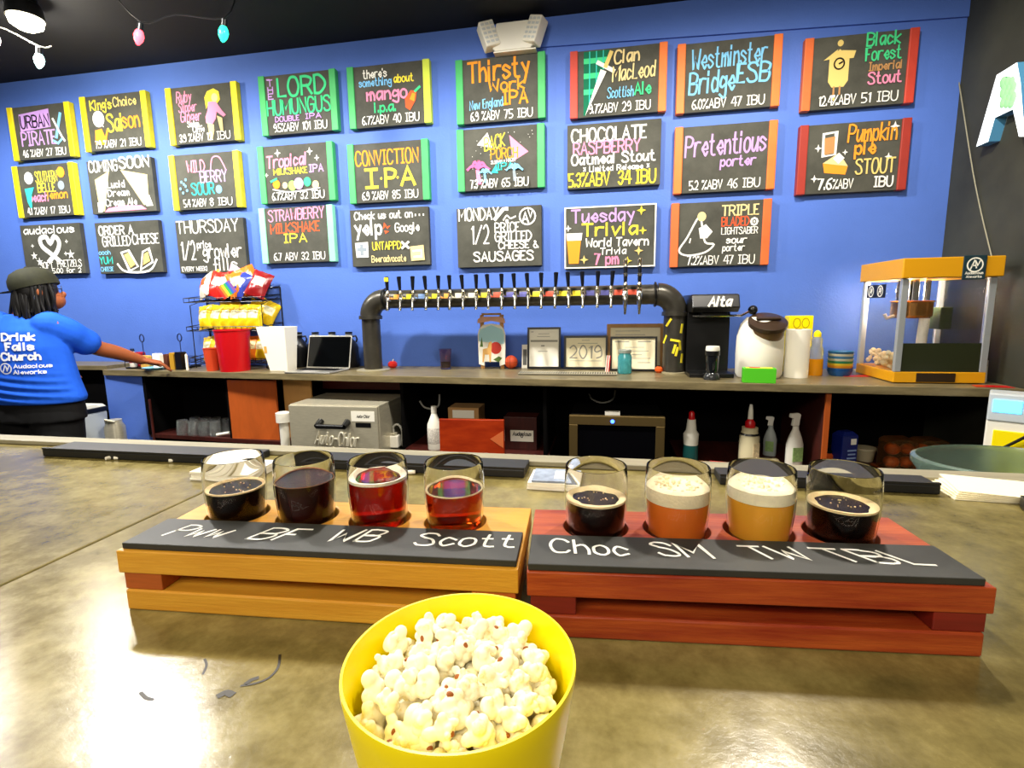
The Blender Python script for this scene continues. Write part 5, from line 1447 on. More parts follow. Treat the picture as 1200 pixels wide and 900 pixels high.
mb.build('embossed_script', mat('lightened_steel', 'eee8d2', rough=.3, metal=.3), d_, fix=True)  # steel lightened in colour to imitate light catching the raised script
mb = MB()
for i in range(14): mb.cbox((0, 0, 0), (.001, .012, .012), 0, Matrix.Translation((w2+.0003, .05+.025*i, H0-.03)))
mb.build('rivet_row', m_steel, t)
# white pipe left of it
q = onY(333, 500, 2.86)
t = thing('standpipe', 'white plastic pipe with a wide collar between the wood panel and the washer', 'pipe', (q.x, 2.86, 0))
MB().lathe([(0, 0), (.028, 0), (.028, .70), (0, .70)], seg=20).build('pipe', m_white, t)
MB().lathe([(0, .7005), (.045, .7005), (.045, .76), (.03, .765), (0, .765)], seg=20).build('collar', m_white, t)
# pump with hose
q = onY(458, 520, 2.82)
t = thing('pump', 'small white pump box with looped grey hose beside the washer', 'pump', (q.x, 2.87, SZp))
MB().box(-.035, .035, -.03, .03, 0, .075).build('body', m_white, t, .006)
MB().box(-.02, .02, -.025, .025, .0755, .09).build('neck', m_steel, t, .003)
MB().tube(catmull([(0, 0, .09), (.0, 0, .125), (.03, 0, .14), (.055, 0, .10), (.05, 0, .03), (.045, .02, .006)]), .007, 8).build('hose', mat('grey_hose', '8f8d82', rough=.5), t)
# spray / squeeze bottles
def cleaner(px, base, top, Y, lab, kind, Mb):
    q = onY(px, base, Y); H = zat(px, top, Y)-SZ
    t = thing('cleaner_bottle', lab, 'bottle', (q.x, Y, SZp), random.uniform(-.4, .4))
    r = H*.155
    if kind == 'long':
        MB().lathe([(0, 0), (r, 0), (r*1.05, .006), (r*1.05, H*.58), (r*.5, H*.78), (r*.36, H*.85), (0, H*.85)], seg=24).build('body', Mb, t)
        MB().lathe([(0, H*.8505), (r*.42, H*.8505), (r*.42, H), (0, H)], seg=16).build('cap', m_white, t)
        MB().lathe([(r*1.06, H*.15), (r*1.08, H*.16), (r*1.08, H*.5), (r*1.06, H*.51)], seg=24).build('label_band', mat('pale_label', 'cfc9bd', rough=.6, noise=.4, nscale=120), t)
    elif kind == 'tealcap':
        MB().lathe([(0, 0), (r*.9, 0), (r*.95, .005), (r*.9, H*.33), (0, H*.33)], seg=20).build('bottom', mat('teal_liquid', '1f5a58', rough=.3), t)
        MB().lathe([(0, H*.3305), (r*.9, H*.3305), (r*.95, H*.55), (r*.65, H*.62), (r*.5, H*.84), (0, H*.84)], seg=20).build('body', Mb, t)
        MB().lathe([(0, H*.8405), (r*.4, H*.8405), (r*.35, H*.97), (r*.2, H), (0, H)], seg=16).build('cap', m_redp, t)
    elif kind == 'pump':
        MB().lathe([(0, 0), (r*.9, 0), (r, .005), (r, H*.46), (r*.8, H*.56), (r*.8, H*.62), (0, H*.62)], seg=26).build('body', Mb, t)
        MB().lathe([(r*.86, H*.5), (r*.98, H*.5), (r*.9, H*.53), (r*.82, H*.53)], seg=26).build('strap', m_black, t)
        MB().lathe([(0, H*.6205), (r*.5, H*.6205), (r*.5, H*.7), (r*.25, H*.76), (0, H*.76)], seg=18).build('collar', m_redp, t)
        MB().lathe([(0, H*.7605), (r*.28, H*.7605), (r*.24, H*.9), (r*.14, H), (0, H)], seg=14).build('nozzle', m_white, t)
        MB().box(-r*.2, r*.5, -r*1.02, -r*.9, H*.1, H*.38).build('label_patch', mat('cream_label', 'd8c49a', rough=.6, noise=.3, nscale=90), t)
    else:
        MB().lathe([(0, 0), (r*.95, 0), (r, .005), (r, H*.42), (r*.75, H*.56), (r*.38, H*.7), (r*.36, H*.76), (0, H*.76)], seg=24, sy=.7).build('body', Mb, t)
        MB().prism([(-r*.5, H*.765), (r*.3, H*.765), (r*.34, H*.86), (r*.45, H*.97), (r*.2, H), (-r*.75, H*.99), (-r*.8, H*.92), (-r*.4, H*.9)], -r*.22, r*.22, 'y').build('trigger_head', m_white, t, .003)
        MB().box(-r*.6, r*.6, -r*.72, -r*.62, H*.12, H*.38).build('label_patch', mat('green_label', '8fae6a', rough=.6, noise=.3, nscale=60), t)
cleaner(510, 521, 476, 2.86, 'white long-neck squeeze bottle left of the red board', 'long', m_white)
cleaner(809, 532, 482, 2.82, 'white bottle with red cap and teal bottom on the dark shelf', 'tealcap', m_white)
cleaner(877, 535, 474, 2.80, 'cream bottle with red collar and white nozzle on the dark shelf', 'pump', mat('cream_liquid', 'd5c9a2', rough=.35))
cleaner(902, 522, 488, 2.98, 'dim small spray bottle at the back between two bottles', 'spray', mat('shaded_white_bottle', 'a9b0ac', rough=.4))  # white bottle painted grey for the shade at the back of the shelf
cleaner(930, 538, 484, 2.78, 'white spray bottle with green label by the wooden divider', 'spray', m_white)
# glove / rag
q = onY(905, 530, 2.79)
mb = MB()
for i, (dx, dy, r_) in enumerate([(-.06, .02, .02), (-.035, .012, .018), (-.01, .0, .02), (.015, -.01, .022), (.03, -.02, .012), (.035, .0, .012), (.028, .018, .012), (-.02, .02, .017), (.04, -.01, .01)]):
    mb.sphere((dx, dy, r_*.8), r_, 14, 8, 0, (1.2, 1, .8))
o = mb.build('work_glove', mat('cream_cloth', 'ddd0a4', rough=.85)); remesh(o, .003, 3)
tag(o, 'crumpled cream work glove between the bottles on the shelf', 'glove'); o.location = (q.x, 2.81, SZp)
for i, (a, b, lab) in enumerate((((838, 529), (874, 538), 'thin red stick lying aslant on the shelf beside the cream bottle'), ((815, 534), (852, 536), 'thin wooden stick lying on the shelf front'))):
    o = MB().tube([(-.09, .02, .004), (.09, -.02, .004)], .0035, 8).build('stirring_stick', m_redp if i == 0 else m_lightwood)
    tag(o, lab, 'stick'); o.location = (onY((a[0]+b[0])/2, 533, 2.75).x, 2.785, SZp)
# cardboard box + red board + label box
bx0, bx1 = w_at(525, 561, 484, 3.0); hz = zat(543, 478, 3.0)
t = thing('cardboard_box', 'brown cardboard box with white label behind the red board', 'box', ((bx0+bx1)/2, 3.06, SZp))
MB().box(-(bx1-bx0)/2, (bx1-bx0)/2, -.06, .10, 0, hz-SZ).build('carton', mat('cardboard', 'b58a56'), t, .002)
MB().cbox((0, -.061, hz-SZ-.04), ((bx1-bx0)*.7, .002, .05)).build('label_patch', m_paper, t)
bx0, bx1 = w_at(517, 592, 510, 2.74); hz = zat(555, 490, 2.74)
t = thing('cutting_board', 'glossy orange-red wooden board leaning upright under the worktop', 'board', ((bx0+bx1)/2, 2.72, .0))
w2 = (bx1-bx0)/2
MB().prism([(-w2, .30), (w2, .30), (w2, hz), (-w2, hz-.004)], -.011, .011, 'y').build('panel', mat('varnished_red_wood', 'b23a12', rough=.3, col2='8a220a', nscale=4, nstretch=(1, 1, 4)), t, .003)
MB().prism([(w2-.004, hz-.06), (w2-.08, hz-.11), (w2-.004, hz-.16)], -.0125, -.0111, 'y').build('inlay', mat('pale_red_wood', 'cf6a3a', rough=.4), t)
mb = MB(); mb.box(-w2*.8, -w2*.8+.03, .012, .06, 0, .40); mb.box(w2*.8-.03, w2*.8, .012, .06, 0, .40)
mb.build('stand', m_darkwood, t)
bx0, bx1 = w_at(592, 630, 500, 2.95); hz = zat(610, 484, 2.95)
t = thing('label_box', 'dark red box with a white printed label right of the red board', 'box', ((bx0+bx1)/2, 2.95, SZp))
w2 = (bx1-bx0)/2; hh = hz-SZ
MB().box(-w2, w2, -.04, .1, 0, hh*.92).build('carton', m_darkwood, t, .002)
lb = MB().box(-w2*.6, w2*.8, -.0425, -.0402, .05, hh*.55).build('label_plate', m_paper, t)
mb = MB()
for i, q in enumerate(text_quads('Audacious', -w2*.45, w2*.65, hh*.4, .022, .004, .15)): mb.flat([(x, -.0428-.00003*(i % 6), z) for x, z in q])
for i, q in enumerate(text_quads('(o)', -w2*.1, w2*.3, .075, .03, .004)): mb.flat([(x, -.0428-.00003*(i % 6), z) for x, z in q])
mb.build('lettering', m_ink, lb, fix=False)
# hose arcs
wire('grey_hose', 'grey hose hanging in an arc above the white squeeze bottle', [onY(492, 470, 3.05), onY(497, 477, 3.04), onY(506, 479, 3.04), onY(514, 475, 3.05), onY(515, 462, 3.06)], mat('grey_hose', '8f8d82'), .006)
wire('grey_hose', 'thin grey cable loop hanging left of the fridge', [onY(690, 461, 3.04), onY(694, 468, 3.03), onY(706, 472, 3.03), onY(718, 468, 3.03), onY(721, 457, 3.04)], mat('grey_hose', '8f8d82'), .005)
# under counter fridge
ox0, ox1 = w_at(667, 779, 510, 2.70); hz = zat(722, 488, 2.70)
t = thing('under_counter_fridge', 'black glass-door fridge with steel frame and blue indicator light', 'fridge', ((ox0+ox1)/2, 2.70, 0))
w2 = (ox1-ox0)/2
MB().box(-w2+.005, w2-.005, .03, .45, .02, hz-.005).build('body', m_void, t, .004)
fr = MB()
fr.box(-w2, w2, 0, .0295, hz-.05, hz); fr.box(-w2, -w2+.045, 0, .0295, .3, hz-.05); fr.box(w2-.045, w2, 0, .0295, .3, hz-.05)
d_ = fr.build('door_frame', mat('warm_steel', '8a7448', rough=.35, metal=.8), t, .002)
MB().box(-w2+.0455, w2-.0455, .012, .02, .3, hz-.0505).build('door_glass', mat('dark_door_glass', '07070a', rough=.06, spec=.8), t)
MB().lathe([(0, 0), (.010, 0), (.008, .004), (0, .005)], seg=16, T=Matrix.Translation((-.02, -.0002, hz-.028)) @ Matrix.Rotation(R(90), 4, 'X')).build('indicator', mat('lit_blue', '1a3cff', rough=.3, emit='2a50ff', estr=8), t)
MB().box(-.06, .02, .05, .09, hz-.0045, hz+.012).build('light_strip', mat('lit_white_strip', 'e8e4d8', rough=.4), t)  # stands for a thin white light; white colour only, no glow
# right compartment
q = onY(968.5, 525, 2.78)
t = thing('sauce_jar', 'small orange jar beside the wooden divider', 'jar', (1.115, 2.80, SZp))
MB().lathe([(0, 0), (.026, 0), (.028, .006), (.028, .065), (.02, .075), (0, .075)], seg=20).build('body', mat('orange_glaze', 'dd5a1c'), t)
MB().lathe([(0, .0755), (.022, .0755), (.022, .09), (0, .09)], seg=20).build('cap', m_black, t)
q = onY(991, 530, 2.76); hz = zat(991, 506, 2.76)-SZ
t = thing('drink_can', 'dark blue tall carton with white print in the right compartment', 'carton', (q.x, 2.78, SZp), R(20))
m_navy = mat('navy_print', '0f1f6e', rough=.4)
MB().box(-.045, .045, -.035, .035, 0, hz*.9).build('carton', m_navy, t, .003)
frus(.045, .035, .025, .02, hz*.9+.0003, hz).build('top', m_navy, t, .002)
MB().cbox((.018, -.0362, hz*.75), (.03, .0015, .03)).build('label_patch', m_paper, t)
mb = MB()
for i in range(4): mb.cbox((.012, -.036, hz*(.52-.1*i)), (.05-.008*(i % 2), .001, .008))
mb.build('print', mat('pale_blue_ink', '8fa8d8', rough=.7), t)
q = onY(1014, 520, 2.95)
t = thing('plastic_tub', 'small pale round tub in the dark right compartment', 'tub', (q.x, 2.95, SZp))
MB().lathe([(0, 0), (.04, 0), (.05, .06), (0, .06)], seg=24).build('tub', mat('pale_tan_plastic', 'b4a888', rough=.5), t)
MB().lathe([(0, .0603), (.053, .0603), (.053, .07), (0, .072)], seg=24).build('lid', mat('pale_tan_lid', 'c4b898', rough=.5), t)
# clear clamshells with pretzel buns
for i, px in enumerate((1052, 1087)):
    q = onY(px, 520, 2.78)
    t = thing('bun_pack', 'clear pack of glossy orange buns on the right shelf, ' + ('left one' if i == 0 else 'right one'), 'bun pack', (q.x, 2.80, SZp), R(8), 'packs of orange buns')
    MB().box(-.070, .070, -.07, .07, 0, .012).build('tray', mat('amber_tray', '7a3208', rough=.35), t, .004)
    for k in range(4):
        MB().sphere((-.034+.068*(k % 2), -.03, .049+.066*(k//2)), .0335, 18, 12, 0, (1, .9, .85)).build('bun', mat('baked_orange', '9c4a10', rough=.3, noise=.3, nscale=20), t)
    MB().prism([(-.069, .0125), (.069, .0125), (.069, .16), (.045, .17), (-.045, .17), (-.069, .16)], -.072, .03, 'y').build('clear_cover', mat('amber_cover', 'e8b070', rough=.1, trans=.95, ior=1.1), t, .01)
q = onY(1136, 522, 2.72)
for i in range(3):
    t = thing('orange_dish', f'glossy orange dish, {["lowest", "middle", "topmost"][i]} of the small stack on the right shelf', 'dish', (1.665, 2.80, SZp+.027*i), 0, 'stacked orange dishes')
    MB().lathe([(0, 0), (.045, 0), (.062, .018), (.064, .025), (.055, .0255), (0, .0255)], seg=28).build('dish', mat('orange_dish', 'c8701c', rough=.3), t)

# --- green tub on the bar's work shelf
MB().box(.5, 1.62, 1.0, 1.62, .68, .70).build('work_shelf', m_steel, bar, .003, world=True)
MB().box(.9, 1.6, .955, .999, .60, .69).build('shelf_bracket', m_steel, bar, world=True)
TBY = 1.34
tx0 = onY(1074, 534, TBY).x
tb = thing('plastic_tub', 'large translucent grey-green plastic tub behind the bar at the right', 'tub', (tx0+.20, TBY, .7006))
Hh = zat(1085, 545, TBY-.05)-.70
m_tub = mat('grey_green_plastic', 'a3bdb0', rough=.2, trans=.8, noise=.15, nscale=12)
prof = [(0, 0), (.155, 0), (.165, .01), (.185, Hh*.9), (.200, Hh*.96), (.200, Hh), (.190, Hh+.004), (.180, Hh*.95), (.158, .016), (0, .012)]
MB().lathe(prof, seg=56, sx=1, sy=.72).build('tub_shell', m_tub, tb)
# --- yellow machine at far right
Yc = 2.34
yx = onY(1167, 500, Yc+.13).x
t = thing('yellow_dispenser', 'yellow and white floor machine with a lit blue display at the right edge', 'machine', (1.69, 2.44, 0), R(-33))
Hm = zat(1180, 463, Yc)
MB().box(-.10, .10, -.12, .0, 0, Hm-.115).build('body', m_white, t, .006)
MB().box(-.075, .10, -.126, -.1205, .2, Hm-.15).build('front_panel', m_yellow, t, .004)
h_ = MB().box(-.10, .10, -.125, .0, Hm-.1145, Hm).build('display_head', mat('pale_grey_plastic', 'c4ccd0', rough=.4), t, .006)
MB().box(-.085, -.0, -.128, -.1255, Hm-.075, Hm-.025).build('display', mat('lit_display', '49c4ff', rough=.3, emit='49c8ff', estr=3), h_)
MB().tube(catmull([(.10, -.14, Hm-.06), (.05, -.145, Hm-.13), (-.02, -.14, Hm-.2), (-.07, -.14, Hm-.25), (-.085, -.13, Hm-.30)]), .006, 8).build('cord', m_black, t)

# ================================================================= LEFT END: bins by the person
q = onY(106, 495, 2.88)
t = thing('waste_bin', 'pale grey bin with dark lid beside the person', 'bin', (q.x, 2.80, 0))
Hb = zat(104, 476, 2.80)
frus(.09, .09, .115, .115, 0, Hb-.05).build('bin_body', mat('pale_grey_plastic', 'c4ccd0'), t, .01)
MB().box(-.12, .12, -.12, .12, Hb-.0495, Hb-.02).build('lid_rim', m_black, t, .006)
frus(.115, .115, .10, .10, Hb-.0195, Hb).build('lid', m_white, t, .006)
q = onY(125, 505, 2.80)
t = thing('steel_canister', 'short steel canister between the grey bin and the blue panel', 'canister', (q.x, 2.86, 0))
Hc = zat(125, 494, 2.80)
MB().lathe([(0, 0), (.06, 0), (.06, Hc-.05), (.045, Hc-.02), (.045, Hc), (0, Hc)], seg=28).build('body', m_steel, t)
MB().tube([(-.03, -.03, Hc-.02), (0, -.06, Hc+.01), (.04, -.03, Hc-.01)], .008, 8).build('handle', m_steel, t)

# ================================================================= ON THE BAR
def flat_stack(name, n, th, w_, d, x, y, rz, M, lab, cat, grp):
    for i in range(n):
        o = MB().box(-w_/2, w_/2, -d/2, d/2, 0, th-.0002).build(name, M, None, .0006)
        o.location = (x+random.uniform(-1, 1)*.003, y+random.uniform(-1, 1)*.003, BZ+.0004+i*th)
        o.rotation_euler = (0, 0, rz+random.uniform(-.03, .03))
        tag(o, lab if not callable(lab) else lab(i), cat, grp)
p = onZ(276, 543, BZ); p = p*(.822/p.y)
flat_stack('coaster', 4, .0042, .12, .085, p.x, .822, .05, m_paper, 'cream card coaster in the low stack behind the leftmost glass', 'coaster', 'cream coasters on the bar')
p = onZ(652, 564, BZ)
flat_stack('coaster', 3, .0042, .085, .07, p.x, .85, -.02, m_paper, 'cream card coaster under the blue-grey one, behind the left glass of the red tray', 'coaster', 'card coasters by the tray joint')
t = thing('coaster', 'blue-grey printed coaster on top of the small cream stack', 'coaster', (p.x+.002, .852, BZ+.0132), .03)
MB().box(-.04, .04, -.033, .033, 0, .003).build('card', mat('blue_grey_card', '8f9bb0', rough=.6, noise=.3, nscale=40), t)
MB().cbox((.012, 0, .0033), (.03, .04, .0005)).build('print', m_paper, t)
for i in range(5):
    o = MB().box(-.125, .125, -.045, .045, 0, .0018).build('menu_sheet', m_cream, None)
    o.location = (.655+.004*i, .905-.004*i, BZ+.0004+.0024*i); o.rotation_euler = (0, 0, R(-8)-.05*i+.1)
    tag(o, 'cream paper sheet in the fanned stack at the right end of the bar', 'paper sheet', 'cream sheets on the bar')
t = thing('bar_caddy', 'black plastic tray at the right edge of the bar in front of the papers', 'tray', (.655, .775, BZ+.0005), R(-20))
MB().box(-.075, .075, -.05, .05, 0, .006).build('tray_base', m_black, t, .002)
mb = MB()
mb.box(-.075, .075, -.05, -.044, .0062, .018); mb.box(-.075, .075, .044, .05, .0062, .018); mb.box(-.075, -.069, -.044, .044, .0062, .018); mb.box(.069, .075, -.044, .044, .0062, .018)
mb.build('tray_rim', m_black, t)
for (px, py, lab, rz) in ((141, 538, 'white chalk stub in front of the left bar mat, right one of a pair', .3), (131, 538, 'small white chalk crumb beside the left bar mat', 1.2), (205, 541, 'white chalk stub lying left of the cream coasters', .6), (483, 555, 'white crumb between the third and fourth glasses', .2)):
    q = onZ(px, py, BZ)
    o = MB().lathe([(0, -.008), (.0035, -.0075), (.004, .0), (.0035, .0075), (0, .008)], (0, 0, 0), 12, T=Matrix.Rotation(R(90), 4, 'Y')).build('chalk_stub', m_paper)
    o.location = (q.x, q.y-.004, BZ+.0043); o.rotation_euler = (0, 0, rz); tag(o, lab, 'chalk')
# ================================================================= PERSON
m_skin = mat('brown_skin', '9a5530', rough=.5, spec=.3)
m_shirt = mat('royal_blue_cotton', '2460dc', rough=.8, noise=.1, nscale=9, bump=.35, bscale=14, spec=.15)
m_pants = mat('black_cotton', '08080a', rough=.8)
m_hair = mat('black_hair', '0b0908', rough=.5, noise=.4, nscale=60)
pers = thing('person', 'person seen from behind in a blue T-shirt and dark cap, reaching right', 'person', (-3.22, 2.36, 0))
PO = pers.location.copy()
def loft(mb, rings, seg=28):
    n = len(rings); vs = []; fs = []
    for (c, rx, ry) in rings:
        for k in range(seg):
            a = 2*PI*k/seg
            vs.append((c[0]+rx*math.cos(a), c[1]+ry*math.sin(a), c[2]))
    for i in range(n-1):
        for k in range(seg):
            k2 = (k+1) % seg
            fs.append((i*seg+k, i*seg+k2, (i+1)*seg+k2, (i+1)*seg+k))
    fs.append(list(range(seg))[::-1]); fs.append([(n-1)*seg+k for k in range(seg)])
    mb._add(vs, fs, 0, True)
def limb(mb, pts, rs, n=6, seg=18):
    q = catmull([tuple(p)+(r,) for p, r in zip(pts, rs)], n)
    mb.tube([p[:3] for p in q], [p[3] for p in q], seg)
    mb.sphere(q[0][:3], q[0][3], seg, 10); mb.sphere(q[-1][:3], q[-1][3], seg, 10)
V3 = lambda x, y, z: Vector((x, y, z))
HEADC = V3(-3.20, 2.42, 1.530)
SH_R, EL_R, WR_R = V3(-3.065, 2.38, 1.325), V3(-3.022, 2.57, 1.195), V3(-2.935, 2.775, 1.100)
SH_L, EL_L, WR_L = V3(-3.475, 2.36, 1.335), V3(-3.60, 2.42, 1.12), V3(-3.47, 2.62, 1.03)
HIP = [(-3.135, 2.36, .86), (-3.325, 2.36, .86)]
KN = [(-3.12, 2.38, .48), (-3.35, 2.37, .48)]
AN = [(-3.12, 2.36, .09), (-3.36, 2.35, .09)]
b = MB()
loft(b, [((-3.225, 2.36, .80), .17, .12), ((-3.225, 2.36, .92), .20, .135), ((-3.23, 2.36, 1.05), .185, .12), ((-3.245, 2.36, 1.2), .19, .12), ((-3.26, 2.365, 1.31), .19, .105), ((-3.27, 2.37, 1.37), .13, .08), ((-3.27, 2.375, 1.40), .07, .06)])
limb(b, [(-3.27, 2.375, 1.37), (-3.255, 2.385, 1.43), (-3.23, 2.40, 1.48)], [.062, .056, .056])
b.sphere(HEADC, .1, 28, 20, 0, (.80, .98, 1.12))
b.sphere(HEADC+V3(.032, .050, -.055), .06, 20, 14, 0, (.95, 1, .85))     # jaw, turned to the right
b.sphere(HEADC+V3(.066, .088, -.018), .014, 12, 8, 0, (1, 1, 1.3))      # nose
b.sphere(HEADC+V3(.062, .082, -.052), .013, 12, 8, 0, (1, 1.1, .8))      # lips
b.sphere(HEADC+V3(.01, -.0, -.01)+V3(.068, -.05, 0), .018, 12, 8, 0, (.5, 1, 1.4))  # ear
limb(b, [SH_R, (SH_R+EL_R)/2+V3(0.005, 0, .0), EL_R, (EL_R*.6+WR_R*.4)+V3(0, 0, .003), WR_R], [.066, .056, .046, .043, .029])
limb(b, [SH_L, (SH_L+EL_L)/2, EL_L, (EL_L*.6+WR_L*.4), WR_L], [.066, .056, .046, .043, .029])
for h_, k_, a_ in zip(HIP, KN, AN):
    limb(b, [h_, tuple((Vector(h_)+Vector(k_))/2), k_, (k_[0], k_[1]-.02, .33), a_], [.10, .085, .062, .06, .042])
    limb(b, [(a_[0], a_[1]-.04, .05), (a_[0], a_[1]+.08, .035), (a_[0], a_[1]+.16, .03)], [.04, .038, .03])
def hand(b, wr, fwd, out, up, curl):
    f, o_, u_ = fwd.normalized(), out.normalized(), up.normalized()
    pm_ = wr+f*.045
    for k in range(5):
        q = wr+f*(.015+.017*k)
        b.sphere(q, .030, 14, 8, 0, (1, 1, .62))
    for k in (-1.4, -.5, .5, 1.4):
        L = {-1.4: .066, -.5: .078, .5: .080, 1.4: .072}[k]
        base = wr+f*.078+o_*(k*.0175)
        q1 = base+f*L*.42+u_*(.004)-u_*curl*.10*L
        q2 = q1+f*L*.34-u_*curl*.35*L
        q3 = q2+f*L*.26-u_*curl*.42*L
        limb(b, [wr+f*.055+o_*k*.014, base, q1, q2, q3], [.011, .0102, .0092, .0085, .0075], 3, 10)
    tb_ = wr+f*.03+o_*.026
    limb(b, [tb_, tb_+o_*.026+f*.020-u_*.008, tb_+o_*.034+f*.048-u_*.016, tb_+o_*.030+f*.070-u_*.022], [.013, .0115, .0100, .008], 3, 10)
hand(b, WR_R, V3(.085, .075, -.035), V3(-.08, .085, 0), V3(.03, .03, 1), .55)
hand(b, WR_L, V3(.03, .1, -.01), V3(.1, -.03, .0), V3(0, 0, 1), .5)
body = b.build('body', m_skin, pers, world=True)
remesh(body, .0045, 4, .5)
# T-shirt
b = MB()
loft(b, [((-3.215, 2.355, .905), .275, .155), ((-3.215, 2.355, .93), .283, .160), ((-3.222, 2.355, 1.02), .262, .150), ((-3.23, 2.358, 1.12), .245, .143), ((-3.243, 2.36, 1.22), .240, .138), ((-3.258, 2.365, 1.31), .232, .122), ((-3.268, 2.372, 1.36), .170, .098), ((-3.268, 2.376, 1.402), .085, .074)])
def sleeve(s0, e0, t_):
    d = Vector(e0)-Vector(s0)
    limb(b, [Vector(s0)+V3(-.03 if s0.x > -3.2 else .03, 0, -.0), Vector(s0)+d*.25, Vector(s0)+d*.5, Vector(s0)+d*t_], [.090, .086, .079, .078])
sleeve(SH_R, EL_R, .70); sleeve(SH_L, EL_L, .62)
# cloth folds across the lower back
shirt = b.build('tshirt', m_shirt, pers, world=True)
remesh(shirt, .007, 5, .5)
for v in shirt.data.vertices:
    wz = v.co.z
    f = max(0, 1-abs(wz-.98)/.12)
    g = max(0, 1-abs(wz-1.2)/.3)
    if v.co.y < 0:
        v.co.y -= .006*f*math.sin(wz*150+v.co.x*16)+.0015*g*math.sin(wz*40+v.co.x*20)
# trousers
b = MB()
loft(b, [((-3.222, 2.358, .80), .262, .158), ((-3.222, 2.358, .86), .262, .155), ((-3.22, 2.357, .93), .255, .146)])
for h_, k_, a_ in zip(HIP, KN, AN):
    sx = .015 if h_[0] > -3.22 else -.015
    limb(b, [(h_[0]+sx, h_[1], .82), ((h_[0]+k_[0])/2+sx*.8, h_[1], .66), (k_[0]+sx*.3, k_[1], k_[2]), (a_[0], a_[1], .30), (a_[0], a_[1], .10)], [.125, .115, .085, .078, .072])
tro = b.build('trousers', m_pants, pers, world=True)
remesh(tro, .009, 4, .5)
for a_ in AN:
    b = MB(); limb(b, [(a_[0], a_[1]-.045, .048), (a_[0], a_[1]+.07, .042), (a_[0], a_[1]+.18, .038)], [.046, .046, .036])
    o = b.build('shoe', m_black, pers, world=True); remesh(o, .006, 2)
    for v in o.data.vertices: v.co.z = max(v.co.z, .001)
# hair: locks falling to the shoulders
rnd = random.Random(21)
b = MB()
b.sphere(HEADC+V3(-.005, -.008, .004), .106, 24, 16, 0, (.86, 1.0, 1.02))
for i in range(64):
    a = R(-250+i*(285/63))+rnd.uniform(-.1, .1)       # all round except the face, which looks to +x/+y
    if .25 < (a % (2*PI)) < 1.45: continue
    r_ = .088+rnd.uniform(-.006, .014)
    p0 = HEADC+V3(r_*.86*math.cos(a), r_*1.0*math.sin(a), .03+rnd.uniform(-.02, .03))
    L = rnd.uniform(.15, .21)
    w_ = V3(math.cos(a), math.sin(a), 0)*rnd.uniform(.0, .028)
    pts = [p0, p0+w_*.6+V3(rnd.uniform(-.006, .006), 0, -L*.35), p0+w_*.9+V3(rnd.uniform(-.01, .01), rnd.uniform(-.006, .006), -L*.7), p0+w_+V3(rnd.uniform(-.014, .014), rnd.uniform(-.01, .01), -L)]
    q = catmull([tuple(p) for p in pts], 4)
    b.tube(q, [.011-.004*k/len(q) for k in range(len(q))], 7)
b.build('hair', m_hair, pers, world=True)
# cap worn backwards, peak at the left
b = MB()
T = Matrix.Translation(HEADC+V3(-.006, -.006, .030)) @ Matrix.Rotation(R(-14), 4, 'Y') @ Matrix.Rotation(R(8), 4, 'X')
b.lathe([(.113, -.012), (.114, .015), (.106, .048), (.086, .078), (.05, .096), (.012, .101), (0, .101)], seg=32, T=T, sx=.92, sy=1.04)
b.sphere((0, 0, .102), .009, 10, 6, T=T)
m_cap = mat('olive_black_cap', '23240f', rough=.8, noise=.25, nscale=30)
cap = b.build('cap', m_cap, pers, world=True)
b = MB()
pk = [(-.085, -.07), (-.12, -.085), (-.165, -.07), (-.185, -.01), (-.165, .05), (-.12, .07), (-.085, .06), (-.1, 0)]
b.prism(pk, -.012, -.006, 'z', T=T @ Matrix.Rotation(R(6), 4, 'Y'))
pko = b.build('cap_peak', m_cap, cap); 
pko.parent = cap
for v in pko.data.vertices: v.co = v.co-PO
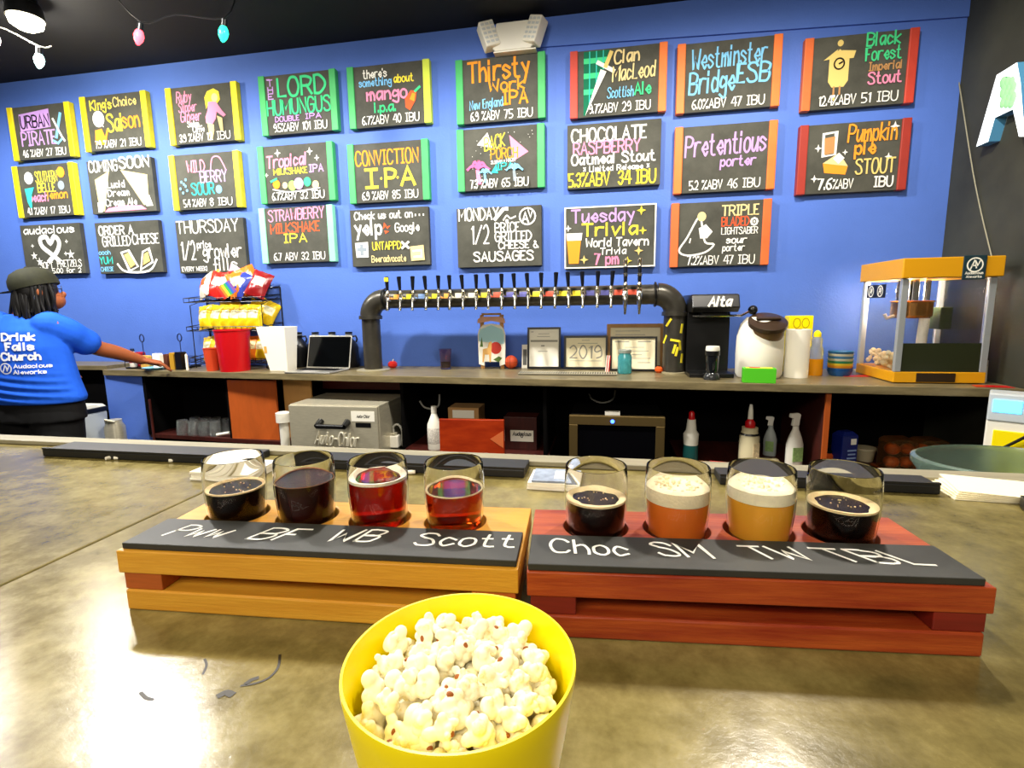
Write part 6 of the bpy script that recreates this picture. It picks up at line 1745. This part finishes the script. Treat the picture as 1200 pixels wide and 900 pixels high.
# glasses
b = MB()
gc = HEADC+V3(.070, .078, .012)
ex = V3(-.78, .62, 0).normalized()
for s_ in (-1, 1):
    c = gc+ex*(.026*s_)
    b.tube([c+ex*(.02*math.cos(a))+V3(0, 0, .016*math.sin(a)) for a in [2*PI*i/16 for i in range(16)]], .002, 6, closed=True)
b.tube([gc-ex*.044, HEADC+V3(.086, -.01, .012)], .002, 6)
b.build('eyeglasses', m_black, pers, world=True)
b = MB(); c = HEADC+V3(.072, -.062, -.04)
b.tube([c+V3(0, .016*math.cos(a), .016*math.sin(a)) for a in [2*PI*i/16 for i in range(16)]], .0018, 6, closed=True)
b.build('earring', m_chrome, pers, world=True)
# print on the back of the shirt, laid onto the cloth
dg = bpy.context.evaluated_depsgraph_get()
tree = BVHTree.FromPolygons([v.co.copy() for v in shirt.data.vertices], [list(p.vertices) for p in shirt.data.polygons])
# the print faces half right, as the back is turned: laid on along one direction
PD = Vector((-.62, .78, 0)).normalized(); PE = Vector((PD.y, -PD.x, 0))
PP = Vector((-3.16, 2.20, 0))
def sx_of(px, py):
    d = ray(px, py); t_ = (PP-EYE).dot(PD)/d.dot(PD); return (EYE+d*t_-PP).dot(PE)
def sz_of(px, py):
    d = ray(px, py); t_ = (PP-EYE).dot(PD)/d.dot(PD); return (EYE+d*t_).z
def put(s_, z, o_):
    o0 = PP-PO+PE*s_; o0.z = z
    hit = tree.ray_cast(o0-PD*1.0, PD)
    return tuple((hit[0] if hit[0] else o0)-PD*(.004+o_))
rows = [('Drink', -4, 40, 399, .036, .0105), ('Falls', 3, 40, 410.5, .036, .0105), ('Church', -3, 49, 422, .036, .0105), ('Audacious', 15, 63, 431.5, .019, .0048), ('Aleworks', 15, 57, 438.5, .019, .0048)]
mb = MB()
for tx, x0, x1, yb, h, wd in rows:
    for i, q in enumerate(text_quads(tx, sx_of(x0, yb), sx_of(x1, yb), sz_of(20, yb), h, wd)): mb.flat([put(a, b_, .00004*(i % 8)) for a, b_ in q])
cx, cz_ = sx_of(3, 433), sz_of(3, 433)
for pts in ([(cx+.028*math.cos(a), cz_+.028*math.sin(a)) for a in [2*PI*i/20 for i in range(21)]], [(cx-.016, cz_-.018), (cx-.002, cz_+.018), (cx+.006, cz_-.012)], [(cx-.002, cz_+.016), (cx+.010, cz_-.004), (cx+.018, cz_+.016)]):
    for i, q in enumerate(ribbon(pts, .006)): mb.flat([put(a, b_, .00004*(i % 8)) for a, b_ in q])
o = mb.build('shirt_lettering', mat('white_print', 'f2f4f6', rough=.7), shirt, fix=False)
o['label'] = 'white lettering on the back of the shirt'
